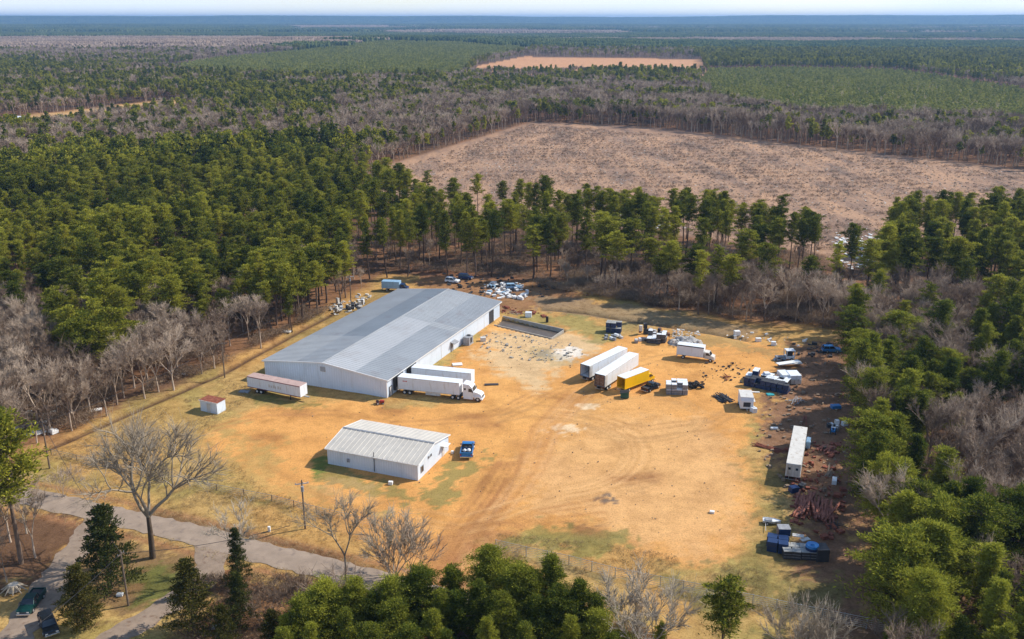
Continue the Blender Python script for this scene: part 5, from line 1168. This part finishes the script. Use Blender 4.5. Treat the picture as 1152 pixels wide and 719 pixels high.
# loader with open cab
p_ = G(882, 405); t = thing('utility_loader', 'white utility loader with open cab near the top right of the lot', 'loader', p_, 0.05)
b = MB(); b.box(.2, 2.3, -.95, .95, .6, 1.2, .05); b.box(.2, .35, -.95, -.8, 1.2, 2.6); b.box(.2, .35, .8, .95, 1.2, 2.6); b.box(2.1, 2.3, -.95, -.8, 1.2, 2.6); b.box(2.1, 2.3, .8, .95, 1.2, 2.6); b.build('cab', M['white'], t); MB().box(.15, 2.35, -1, 1, 2.602, 2.72, .03).build('cab_roof', M['white'], t)
MB().box(.5, 1.9, -.5, .6, 1.202, 2.2, .05).build('seat', M['dark'], t); MB().box(-2.2, .18, -.7, .7, .6, 1.05, .05).build('engine_cover', M['grey'], t); MB().cyl((-.2, .3, 1.05), (-.2, .3, 2.9), .05, n=6).build('exhaust', M['steel'], t)
for s in (-1, 1): wheel(t, 1.5, s*.95, .42, .3); wheel(t, -1.5, s*.8, .42, .3)
heap(4, 'pale drum-like appliance in front of the utility loader', 'appliances by the loader', (876, 406), [(.9, .6, .6)], ['grey', 'white', 'lblue'], 1.3, .6, 0)
# odd objects on the brown ground
p_ = G(937, 487); t = thing('quad_bike', 'small blue and white quad bike on the brown ground', 'quad bike', p_, 1.2); MB().prism([(-.9, .5), (.9, .5), (1.0, .8), (.3, .95), (-.9, .9)], -.4, .4).build('body', M['blue'], t); MB().box(-.6, .1, -.2, .2, .95, 1.1, .05).build('seat', M['black'], t); MB().cyl((.45, -.45, 1.25), (.45, .45, 1.25), .03, n=5).build('handlebar', M['dark'], t); MB().box(.6, 1.1, -.45, .45, .85, .9).build('rack', M['white'], t)
for s in (-1, 1): wheel(t, .75, s*.5, .33, .25); wheel(t, -.7, s*.5, .33, .25)
heap(6, 'white and dark appliance beside the quad bike', 'appliances beside the quad bike', (938, 483), [(.8, .8, .9), (.6, .6, .8)], ['white', 'dark', 'grey'], 1.4, 1.2, .2)
panel('white box right of the quad bike', 'white_box', 'box', (950, 479), 0, .4, 1.2, .9, .9, 'white')
panel('dark blue tarp bundle at the edge of the right-hand woods', 'tarp_bundle', 'tarp', (940, 459), 0, .1, 2.0, 1.3, .7, 'blue')
panel('white slab on the grass right of the open dirt', 'white_slab', 'slab', (871, 482.5), .02, 0, 1.5, .7, .3, 'trimw')
panel('pale round-ended white tank lying below the upper beam pile', 'white_tank', 'tank', (938.5, 543), 0, 1.2, 1.8, .8, .8, 'white')
# boat-shaped white cart
p_ = G(867, 589); t = thing('boat_trailer', 'small white boat shell on a tow bar, on the grass at lower right', 'boat', p_, -.2)
V = []; pr = [(-1.3, .62), (-.5, .7), (.5, .6), (1.2, .3), (1.6, .03)]; b = MB()
for x_, w3 in pr: V += [(x_, -w3, .75), (x_, -w3*.7, .3), (x_, w3*.7, .3), (x_, w3, .75), (x_, w3*.8, .62), (x_, -w3*.8, .62)]
fs = [(i*6+j, i*6+(j+1) % 6, (i+1)*6+(j+1) % 6, (i+1)*6+j) for i in range(4) for j in range(6)]+[(5, 4, 3, 2, 1, 0)]
b.add(V, fs); b.build('hull', M['white'], t); MB().box(-1.0, .2, -.35, .35, .64, .8, .03).build('console', M['grey'], t); MB().cyl((-.9, -.55, .35), (-1.0, -3.2, .35), .05, n=6).build('tow_bar', M['offw'], t); wheel(t, -.6, .72, .28, .14); wheel(t, -.6, -.72, .28, .14)
# dark machinery cluster lower right
stack_rows('dark blue machine crate at the left of the lower right cluster', 'dark crates in the lower right cluster', (862, 621), (882, 624), 2, 2, 1, (1.5, 1.4, 1.7), 'navy', 'navy', 'machine_crate', 'crate', 0)
stack_rows('black crate with grey lid in the middle of the lower right cluster', 'black crates in the lower right cluster', (880, 629), (908, 631), 4, 2, 1, (1.3, 1.3, 1.35), 'dark', 'tarp', 'machine_crate', 'crate', .1)
stack_rows('tall dark crate behind the boat shell end of the cluster', 'tall dark crates in the lower right cluster', (874, 611), (886, 612), 1, 1, 2, (1.9, 1.6, 1.2), 'navy', 'grey', 'machine_crate', 'crate', 0)
panel('pale board on top of the black crates', 'board', 'board', (897, 612), 1.5, -.3, 1.8, .9, .1, 'offw'); panel('second pale board, leaning right of the first on the black crates', 'board', 'board', (905, 615), 1.3, .4, 1.6, .8, .1, 'offw')
p_ = G(914, 629); t = thing('blue_tank', 'big blue-topped black tank at the right end of the dark cluster', 'tank', p_, .0); MB().cyl((0, .6, 0), (0, .6, 1.9), 1.05, n=20).build('barrel', M['navy'], t); MB().cyl((0, .6, 1.905), (0, .6, 2.25), 1.07, .95, n=20).build('lid', M['blue'], t); MB().cyl((0, .6, 2.255), (0, .6, 2.4), .3, n=12).build('filler_cap', M['blue'], t)
panel('tall black container touching the blue-topped tank', 'black_container', 'container', (923, 628), 0, 0, 1.9, 2.2, 2.1, 'dark')
panel('dark blue box left of the big red beams', 'dark_box', 'box', (893, 553), 0, .3, 1.6, 1.2, 1.0, 'navy'); panel('black box above the left flank of the red beams', 'dark_box', 'box', (902, 549), 0, .8, 1.5, 1.0, .8, 'dark')

# rubble mound behind the small white box truck
x0, y0 = G(771, 386); V = []; n_ = 26
for i in range(n_):
    for j in range(n_):
        u, v = -1+2*i/(n_-1), -1+2*j/(n_-1); r2 = math.hypot(u, v); hgt = max(0, 1-r2)**.7*1.9*(.6+.8*float(vnoise(np.array(u*5+9), np.array(v*5+3))))+float(vnoise(np.array(u*17+2), np.array(v*17+5)))*.35*(r2 < 1)-.1
        V.append((u*4.6, v*3.0, hgt))
Fi = np.array([(i*n_+j, (i+1)*n_+j, (i+1)*n_+j+1, i*n_+j+1) for i in range(n_-1) for j in range(n_-1)])
rm = mat('mixed_rubble', (.28, .27, .26), .9, var=.5, scale=1.6, col2=(.52, .50, .48), dirt=(.62, .62, .63))
o = bpy.data.objects.new('rubble_mound', npmesh('rubble', V, [Fi], rm)); C.objects.link(o); o.location = (x0, y0, 0); tag(o, 'grey mound of mixed rubble behind the small box truck', 'rubble mound')
def bits(name, label, polys, n_, smin, smax, mm, zoff=.03, tall=.5, cond=None):
    """loose litter nobody could count"""
    b = MB(); W_ = W(polys); xs_ = [p[0] for p in W_]; ys_ = [p[1] for p in W_]; k_ = 0
    while k_ < n_:
        x, y = random.uniform(min(xs_), max(xs_)), random.uniform(min(ys_), max(ys_))
        if not inpoly(np.array(x), np.array(y), W_): continue
        if cond is not None and not cond(np.array(x), np.array(y)): continue
        k_ += 1; s = random.uniform(smin, smax); w3, d3, h3 = s*random.uniform(.4, 1), s*random.uniform(.2, .8), s*random.uniform(.08, tall); a = random.random()*3.14; ca_, sa_ = math.cos(a), math.sin(a)
        t3 = random.uniform(-.3, .3); z = zoff
        vs = [(x+ca_*u*w3-sa_*v*d3, y+sa_*u*w3+ca_*v*d3, z+q*h3+u*t3*w3*.6) for q in (0, 1) for (u, v) in ((-.5, -.5), (.5, -.5), (.5, .5), (-.5, .5))]
        b.add(vs, [(3, 2, 1, 0), (4, 5, 6, 7), (0, 1, 5, 4), (1, 2, 6, 5), (2, 3, 7, 6), (3, 0, 4, 7)])
    o = b.build(name, M[mm]); return tag(o, label, None, None, 'stuff')
bits('scrap_litter', 'white scrap litter on the rubble mound', [(755, 374), (787, 376), (788, 392), (756, 390)], 150, .2, .8, 'offw', .9)
for nm_, lb_, po_, n_, a_, b_, m_ in (
  ('scrap_litter', 'white litter under the trees behind the warehouse', [(545, 318), (592, 318), (600, 338), (545, 335)], 90, .4, 2.0, 'trimw'),
  ('scrap_litter', 'dark litter under the trees behind the warehouse', [(500, 305), (640, 318), (600, 340), (500, 330)], 110, .4, 1.8, 'dark'),
  ('scrap_litter', 'white scraps strewn left of the warehouse back corner', [(368, 346), (400, 332), (420, 332), (395, 352), (375, 356)], 70, .4, 1.5, 'offw'),
  ('scrap_litter', 'mixed scraps behind the far warehouse corner', [(562, 344), (600, 350), (620, 358), (590, 356), (562, 352)], 60, .3, 1.3, 'rust'),
  ('scrap_litter', 'white scraps in the brown thicket at the left', [(28, 468), (60, 462), (62, 488), (30, 492)], 26, .5, 2.6, 'trimw'),
  ('scrap_litter', 'pale scraps on the upper right edge of the lot', [(815, 372), (910, 380), (900, 392), (820, 382)], 20, .3, 1.2, 'trimw'),
  ('scrap_litter', 'dark scraps along the right-hand woods', [(890, 386), (955, 384), (960, 405), (895, 400)], 46, .4, 1.6, 'dark'),
  ('scrap_litter', 'brown wood scraps strewn on the right of the lot', [(860, 410), (955, 400), (955, 560), (880, 560), (850, 500)], 260, .2, 1.1, 'wood'),
  ('scrap_litter', 'rusty scraps around the red beam piles', [(885, 500), (950, 495), (950, 610), (890, 600)], 180, .2, 1.4, 'rust'),
  ('scrap_litter', 'small debris in the open dirt', [(785, 405), (850, 410), (840, 432), (790, 428)], 60, .2, .9, 'dark'),
  ('gravel', 'scattered stones and clods across the lot', [(300, 470), (560, 380), (860, 390), (840, 600), (560, 600)], 420, .08, .35, 'wood'),
  ('scrap_litter', 'pale concrete rubble near the loading pit', [(545, 372), (640, 385), (660, 400), (600, 410), (540, 395)], 180, .15, .9, 'concrete'),
): bits(nm_, lb_, po_, n_, a_, b_, m_)
heap(18, 'white appliance in the heap left of the warehouse back corner', 'appliances by the warehouse back corner', (394, 345), [(.8, .8, 1.0), (1.4, .7, .6), (.9, .7, 1.6)], ['white', 'offw', 'dark'], 4.5, 4.5, .15)
heap(12, 'white junk appliance under the pines behind the warehouse', 'appliances under the pines', (572, 328), [(1.6, 1.0, .5), (.9, .8, 1.0)], ['white', 'offw', 'lblue'], 6, 4.5, .1)
for i, (px_, py_, lb_, col_) in enumerate([(509, 318, 'white derelict car under the pines behind the warehouse', 'white'), (524, 314, 'dark derelict car under the pines behind the warehouse', 'navy'), (577, 325, 'pale blue derelict car under the pines behind the warehouse', 'lblue'), (935, 396, 'blue derelict car at the edge of the right-hand woods', 'blue')]):
    car('derelict_car', lb_, 'car', G(px_, py_), random.uniform(-.5, .5), col_, 'suv', 4.5)
for px_, py_, w3, d3, h3, m3, lb_ in ((594.5, 356.5, 1.8, 1.3, 1.4, 'white', 'white cube beside the loading pit'), (543.5, 383.5, 1.4, 1.2, 1.0, 'offw', 'small pale box below the loading pit'), (514.5, 410.5, 2.4, 1.6, .25, 'trimw', 'white slab lying near the dock trailers'),
    (506.5, 415.5, 1.4, 1.0, .5, 'rust', 'small brown box behind the dock trailers'), (553, 433, 3.2, .9, .2, 'dark', 'dark scrap strip near the lorry nose'), (870, 388.5, 1.2, .9, 1.0, 'white', 'white box at the top right corner of the lot'), (829, 377, 1.5, 1.3, 1.2, 'trimw', 'white drum-like box at the tree edge'), (853, 384, 1.4, 1.0, .9, 'trimw', 'white box right of the drum-like box at the tree edge'),
    (439.5, 545, .8, .6, .6, 'trimw', 'small white box on the grass below the small building'), (801, 577, .8, .6, .35, 'trimw', 'white scrap alone in the pale dirt'), (509, 510, .5, .5, .5, 'trimw', 'tiny white box beside the blue truck'), (285, 443, 0, 0, 0, '', ''), (275, 441, 2.4, 1.4, .2, 'grey', 'grey board on the grass by the striped trailer'), (321, 373.5, 3., 1.6, .3, 'offw', 'pale sheet on the grass left of the warehouse'), (207, 421, 1.0, .6, .3, 'trimw', 'white scrap on the grass near the left tree line'),
    (615.5, 362.5, .7, .7, 1.6, 'black', 'short black post box by the loading pit'), (245, 706, 1.6, .9, .3, 'trimw', 'white bag of litter among the lower left cedars'), (135, 670, .9, .6, .35, 'trimw', 'small white box under the lower left cedars'), (303, 598, .4, .4, .9, 'trimw', 'white roadside marker box by the fence')):
    if w3: panel(lb_, 'scrap_box' if h3 > .3 else 'scrap_sheet', 'box' if h3 > .3 else 'sheet', (px_, py_), .02, random.uniform(-.3, .3), w3, d3, h3, m3)
for px_, py_, w3, h3, lb_ in ((42, 478, 3.4, .3, 'white panel lying in the left thicket, upper one'), (38, 488, 3.0, .3, 'white panel lying in the left thicket, lower one'), (22, 484, 1.8, .5, 'white box in the left thicket'), (108, 463, 2.4, .2, 'white strip lying at the edge of the left thicket')):
    panel(lb_, 'white_sheet', 'sheet', (px_, py_), .3, random.uniform(.2, .7), w3, 1.2, h3, 'trimw')
# distant white bus on the left road
p_ = G(20, 135.5); t = thing('long_shed', 'low white roofed shed far off beside the left dirt road', 'shed', (p_[0], p_[1]), 0); MB().box(-8, 8, -3, 3, 0, 2.6).build('wall', M['offw'], t); MB().prismx([(-3.3, 2.603), (3.3, 2.603), (0, 3.6)], -8.3, 8.3).build('roof', M['white'], t); MB().box(-2, 2, -3.06, -3.003, 0, 2.4).build('door', M['dark'], t)
# tall flat roofed debris patches in the clearing
FP_ = [(700, 255), (985, 290), (1152, 262), (1300, 240), (1152, 195), (870, 162), (600, 140), (450, 190), (560, 240)]
def windrow(x, y):
    u = x*math.cos(R(62))+y*math.sin(R(62)); v = -x*math.sin(R(62))+y*math.cos(R(62)); return fbm(u/26., v/7., 1., 3) > .50
bits('slash_debris', 'bleached sticks on the cleared field', FP_, 1800, .25, 1.1, 'offw', .03, .15)
bits('slash_debris', 'brown brush heaps along the cleared field', FP_, 8000, .25, 1.3, 'wood', .03, .3)
bits('slash_debris', 'dark brush heaps along the cleared field', FP_, 1600, .3, 1.0, 'polew', .03, .4, windrow)
bits('slash_debris', 'white debris at the near edge of the cleared field', [(940, 262), (990, 262), (985, 300), (945, 305)], 130, .6, 3.0, 'trimw', .05, .15)
bits('slash_debris', 'white debris seen between the middle pines', [(690, 235), (760, 240), (760, 262), (690, 258)], 60, .6, 3.0, 'trimw', .05, .15)

# ------------------------------------------------------------ fences, poles, wires
def fence(pts, label, name, cat, h=1.5, step=2.6, pm='steel', wires=6):
    f = thing(name, label, cat, (pts[0][0], pts[0][1], 0)); ox, oy = pts[0]; tot = 0; first = None
    run = MB(); rail = MB()
    for (x0, y0), (x1, y1) in zip(pts[:-1], pts[1:]):
        L = math.hypot(x1-x0, y1-y0); n_ = max(1, int(L/step))
        for i in range(n_+1 if (x1, y1) == pts[-1] else n_):
            x, y = x0+(x1-x0)*i/n_-ox, y0+(y1-y0)*i/n_-oy
            if first is None: first = MB().cyl((0, 0, -.2), (0, 0, h+.08), .08, n=6).build('post', M[pm], f); q = first
            else: q = first.copy(); C.objects.link(q); q.parent = f
            q.location = (x, y, 0)
        for w3 in range(wires):
            z = .12+(h-.12)*w3/(wires-1); (rail if w3 == wires-1 else run).cyl((x0-ox, y0-oy, z), (x1-ox, y1-oy, z), .04 if w3 == wires-1 else .022, n=4)
        m_ = int(L/.45)
        for i in range(m_):
            x, y = x0+(x1-x0)*i/m_-ox, y0+(y1-y0)*i/m_-oy; run.cyl((x, y, .1), (x, y, h), .008, n=3)
    run.build('wire_mesh', M['steel'], f); rail.build('top_rail', M['steel'], f); return f
fence(FENCE1, 'wire fence along the grass above the road', 'wire_fence', 'fence', 1.2, 4.5, 'polew', 4)
fence(FENCE2, 'chain-link fence along the lower edge of the dirt lot', 'chain_link_fence', 'fence', 1.7, 2.8, 'steel', 6)
def pole(px, pb, pt, label, arm=2.2, box=True, rot=.3, m='polew'):
    x, y = G(px, pb); h = Hgt(px, pb, pt); t = thing('utility_pole', label, 'utility pole', (x, y, 0), rot)
    MB().cyl((0, 0, -.3), (0, 0, h), .17, .11, n=9).build('pole', M[m], t)
    MB().box(-arm/2, arm/2, -.06, .06, h-.75, h-.6).build('crossarm', M['offw' if box else m], t); b = MB(); [b.cyl((xx, 0, h-.6), (xx, 0, h-.4), .05, n=6) for xx in (-arm*.45, 0.18, arm*.45)]; b.build('insulator', M['grey'], t)
    if box: MB().cyl((0, -.35, h-1.9), (0, -.35, h-1.0), .25, n=10).build('transformer', M['grey'], t)
    return (x, y, h)
pA = pole(343.5, 595, 540, 'utility pole with pale crossarm and transformer by the road fence')
pB = pole(144.5, 681, 619, 'bare brown utility pole among the lower left cedars', 1.2, False, 1.2)
pC = pole(395, 342, 309, 'utility pole with transformer at the back left of the warehouse')
pD = pole(253, 425, 384, 'slim utility pole at the tree edge left of the warehouse', 1.4, False)
pE = pole(56, 527, 472, 'dark leaning utility pole at the left end of the road fence', 1.6, False)
def wire(a, b, sag, label, group=None):
    P_ = [(a[0]+(b[0]-a[0])*t/14, a[1]+(b[1]-a[1])*t/14, a[2]-.5+(b[2]-a[2])*t/14-sag*4*(t/14)*(1-t/14)) for t in range(15)]
    m_ = MB(); [m_.cyl(P_[i], P_[i+1], .035, n=4) for i in range(14)]; o = m_.build('power_line', M['dark']); return tag(o, label, 'power line', group)
wire(pE, pD, 1.2, 'power line from the left fence pole to the tree-edge pole'); wire(pD, pC, 1.0, 'power line from the tree-edge pole to the pole behind the warehouse')
wire(pB, pE, 1.0, 'power line from the cedar pole to the left fence pole'); wire(pB, (G(60, 719)[0], G(60, 719)[1]-10, 7), .6, 'power line leaving the cedar pole towards the lower left'); wire(pB, (G(330, 640)[0], G(330, 640)[1], 8), .8, 'power line leaving the cedar pole along the road')
wire(pE, (G(-160, 560)[0], G(-160, 560)[1], 9), 1., 'power line running off left from the fence pole')

# ------------------------------------------------------------ foreground trees, one by one
def top_at(px, py, h): return G(px, py, h)
OAK = Kind('oak', bare_parts(311, 21, .62, .018, 4, 3, 7500, bole=.2, r0=.42, twigs=7, up=.30, wob=.16), barkmat('oak_bark', (.10, .075, .055), (.26, .20, .15)), OBARK, 'branches')
x, y = G(172, 628); plant(OAK, 'bare_tree', x, y, 'big spreading leafless oak with dark trunk beside the road', 'bare tree', None, h=Hgt(172, 628, 452), rz=1.1, sxy=1.0)
SL_ = [Kind('slim', bare_parts(310+i, 15, .42, .024, 4, 2, 2600, bole=.3, r0=.2, twigs=6, up=.4), OBARK, OBARK, 'branches') for i in range(2)]
MULTI = Kind('multi', bare_parts(320, 10, .42, .024, 3, 2, 2600, bole=.2, twigs=8, up=.5, stems=7, r0=.16), OBARK, OBARK, 'branches')
for i, (px_, py_, pt_, K_, lb_) in enumerate([(390, 655, 538, SL_[0], 'slim pale leafless tree standing at the road centre left'), (268, 648, 562, SL_[1], 'thin leafless tree with crooked limbs between the lower left cedars'), (442, 650, 572, MULTI, 'many-stemmed pale leafless tree by the lot entrance'), (458, 662, 588, SHRUB[0], 'leafless shrub beside the lot entrance'),
    (722, 745, 640, MULTI, 'many-stemmed leafless tree between the lower pines'), (900, 765, 676, MULTI, 'reddish leafless tree at the bottom right of centre'), (715, 715, 668, SHRUB[1], 'twiggy shrub below the chain-link fence'), (12, 610, 520, BARE[0], 'leafless tree at the left edge above the parked pickup'), (40, 628, 545, BARE[3], 'leafless tree right of the left-edge pine'), (-15, 590, 500, BARE[1], 'leafless tree cut by the left edge'), (8, 655, 590, BARE[2], 'crooked leafless tree near the parked pickup'), (30, 600, 530, SL_[0], 'pale slim leafless tree at the far left above the drive'), (-5, 640, 560, BARE[4], 'twiggy leafless tree on the left edge'), (330, 690, 640, SHRUB[0], 'brown shrub left of the lower pines'), (70, 560, 522, SHRUB[1], 'small grey shrub beside the road at the left'), (300, 700, 655, SHRUB[2], 'brown shrub beside the lower left cedars'), (375, 700, 640, SHRUB[2], 'brown shrub between the road and the lower pines')]):
    x, y = G(px_, py_); plant(K_, 'bare_tree', x, y, lb_, 'bare tree', None, h=Hgt(px_, py_, pt_))
x, y = G(24, 634); plant(PINES[2], 'pine_tree', x, y, 'tall pine with dark trunk at the left edge', 'pine tree', None, h=Hgt(24, 634, 462), sxy=1.3)
for i, (px_, py_, pt_, K_, lb_, wd) in enumerate([(126, 662, 566, 2, 'dark green cedar left of the big oak', 1.15), (96, 708, 634, 0, 'olive brown cedar beside the cedar pole', 1.1), (218, 708, 628, 1, 'broad olive brown cedar right of the second drive', 1.15), (271, 705, 642, 2, 'narrow dark cedar below the thin leafless tree', .95), (270, 660, 592, 2, 'slender ragged cedar under the thin leafless tree', .7), (255, 735, 680, 0, 'olive cedar cut by the bottom edge', 1.), (310, 748, 685, 1, 'low olive cedar left of the lower pines', 1.)]):
    x, y = G(px_, py_); plant(CED[K_], 'cedar_tree', x, y, lb_, 'cedar', None, h=Hgt(px_, py_, pt_), sxy=wd)
fg = [(322,690,9),(380,664,11),(418,664,11),(492,662,12),(540,650,13),(626,656,13),(600,640,13.5),(670,668,12),(335,672,11),(368,652,12),(402,648,12),(436,652,12),(470,640,13),(505,636,13),(548,612,14.5),(585,636,14),(622,624,15),(655,652,13.5),(520,662,12),(604,668,12),(566,664,12),(448,674,11),(388,682,11),(352,700,10),(420,700,10.5),(486,684,11),(640,690,11),(676,688,11),(545,694,11),(590,702,10.5),(505,708,10),(460,706,10),(320,705,9.5),(690,712,10)]
ordw = ['leftmost', 'second', 'third', 'fourth', 'fifth', 'sixth', 'seventh', 'eighth', 'ninth', 'tenth']
fs_ = sorted(fg, key=lambda q: q[1]); top_row = sorted(fs_[:15]); low_row = sorted(fs_[15:])
words = ['first', 'second', 'third', 'fourth', 'fifth', 'sixth', 'seventh', 'eighth', 'ninth', 'tenth', 'eleventh', 'twelfth', 'thirteenth', 'fourteenth', 'fifteenth', 'sixteenth', 'seventeenth', 'eighteenth', 'nineteenth', 'twentieth']
for row, nm_ in ((top_row, 'upper row of bushy pines at the bottom edge'), (low_row, 'lower cluster of bushy pines at the bottom edge')):
    for i, (px_, pt_, h_) in enumerate(row):
        x, y = G(px_, pt_, h_); plant(random.choice(FORE), 'pine_tree', x, y, f'{words[i]} from the left in the {nm_}', 'pine tree', 'bushy pines at the bottom edge', h=h_, sxy=random.uniform(1.15, 1.4))
for px_, pt_, h_, lb_, K_, w3 in ((820, 648, 15, 'dark rounded pine at the bottom, right of the leafless many-stemmed tree', PINES[4], 1.2), (1048, 640, 15, 'rounded bright pine at the bottom right', FORE[1], 1.25), (1132, 652, 15, 'pine at the bottom right corner', FORE[0], 1.2), (1000, 705, 10, 'low pine cut by the bottom edge left of the bright pine', FORE[2], 1.), (745, 700, 8, 'small green pine at the foot of the many-stemmed tree', YOUNG[0], .9), (700, 705, 8, 'small pine left of the many-stemmed tree', YOUNG[1], .9)):
    x, y = G(px_, pt_, h_); plant(K_, 'pine_tree', x, y, lb_, 'pine tree', None, h=h_, sxy=w3)
# stump / root ball by the pickup
p_ = G(16, 664); t = thing('tree_stump', 'grey upturned stump with spreading roots above the teal pickup', 'stump', p_); b = MB(); b.cyl((0, 0, 0), (0, 0, 1.0), .9, .7, n=12); b.build('trunk', MATS['pale_bark'] if 'pale_bark' in MATS else OBARK, t); b = MB()
for i in range(10): a = i*.63; b.cyl((.6*math.cos(a), .6*math.sin(a), .9), (1.9*math.cos(a), 1.6*math.sin(a), .05), .22, .06, n=6)
b.build('roots', OBARK, t)
# low brush and dry weeds
def weeds(name, label, poly, n_, h, m_, per=5, leaf=.5, cond=None):
    W_ = W(poly); xs_ = [p[0] for p in W_]; ys_ = [p[1] for p in W_]
    X = rng.uniform(min(xs_), max(xs_), n_*4); Y = rng.uniform(min(ys_), max(ys_), n_*4); k_ = inpoly(X, Y, W_) & ((fbm(X, Y, 7., 3) > .44) if cond is None else cond(X, Y)); X, Y = X[k_][:n_], Y[k_][:n_]
    V, Fq_ = tufts(np.stack([X, Y, np.full(len(X), h*.35)], 1), rng.uniform(.5, 1.1, len(X))*h*.7, per*3, leaf, rng, flat=.8, outward=.5, wid=.045)
    o = bpy.data.objects.new(name, npmesh(name, V, [Fq_], m_)); C.objects.link(o); return tag(o, label, None, None, 'stuff')
weeds('undergrowth', 'brown undergrowth in the left thicket', [(-60, 330), (200, 345), (372, 350), (250, 412), (60, 494), (-80, 520)], 6500, 2.4, BRUSH, 12, .8)
weeds('undergrowth', 'brown undergrowth behind the lot', [(600, 322), (700, 300), (950, 320), (955, 372), (830, 360), (720, 342), (640, 330)], 4500, 3.0, BRUSH, 14, .9)
weeds('undergrowth', 'brown undergrowth in the right-hand woods', [(960, 340), (1200, 340), (1220, 720), (1000, 740), (968, 560), (960, 410)], 4200, 1.4, BRUSH, 10, .8)
weeds('weeds', 'dry weeds along the road fence', [(56, 506), (116, 520), (244, 547), (356, 572), (466, 598), (470, 612), (356, 584), (244, 558), (58, 518)], 700, .5, DRYW, 8, .4)
weeds('weeds', 'dry weeds along the chain-link fence', [(555, 612), (700, 646), (900, 686), (900, 700), (690, 660), (555, 624)], 900, .5, DRYW, 8, .4)
weeds('weeds', 'brown scrub below the road at the bottom', [(220, 650), (330, 650), (480, 690), (700, 700), (760, 720), (300, 740), (200, 719)], 1500, .9, BRUSH, 9, .6)
weeds('undergrowth', 'brown undergrowth between the pines behind the lot', [(420, 262), (480, 250), (940, 290), (950, 318), (700, 300), (640, 314), (450, 306)], 4200, 1.6, BRUSH, 9, .8)
SLASH = leafmat('slash_brush', (.10, .075, .055), (.26, .18, .12), .1); SLASHP = leafmat('bleached_slash', (.40, .30, .22), (.70, .58, .46), .1)
def rowband(x, y):
    u = x*math.cos(R(8))+y*math.sin(R(8)); v = -x*math.sin(R(8))+y*math.cos(R(8)); v = v+6*fbm(u, v, 60., 2); return (np.abs((v/11.) % 1-.5) < .17+.1*fbm(u, v, 15., 2)) & (fbm(u, v, 20., 3) > .44)
weeds('slash_windrows', 'dark rows of raked slash across the cleared field', FP_, 9000, .7, SLASH, 5, 1.1, rowband)
weeds('slash_windrows', 'pale bleached branches scattered across the cleared field', FP_, 3500, .5, SLASHP, 4, 1.2)
weeds('weeds', 'short dry grass tufts on the left side of the yard', [(70, 505), (250, 425), (290, 440), (230, 490), (300, 552), (460, 600), (470, 625), (300, 600), (60, 548)], 9000, .22, DRYW, 3, .28)
def verge(x, y):
    d_ = linedist(x, y, ROADC); return (d_ > 2.6) & (d_ < 4.6) & (rng.random(np.shape(x)) < .8)
weeds('weeds', 'dry grass hanging over the road edges', [(-20, 540), (60, 545), (220, 578), (430, 632), (520, 670), (440, 690), (200, 625), (0, 575)], 2600, .3, DRYW, 4, .35, verge)
weeds('weeds', 'sparse grass tufts at the front of the dirt lot', [(560, 600), (700, 615), (900, 650), (930, 690), (800, 665), (560, 612)], 2500, .25, DRYW, 3, .3)
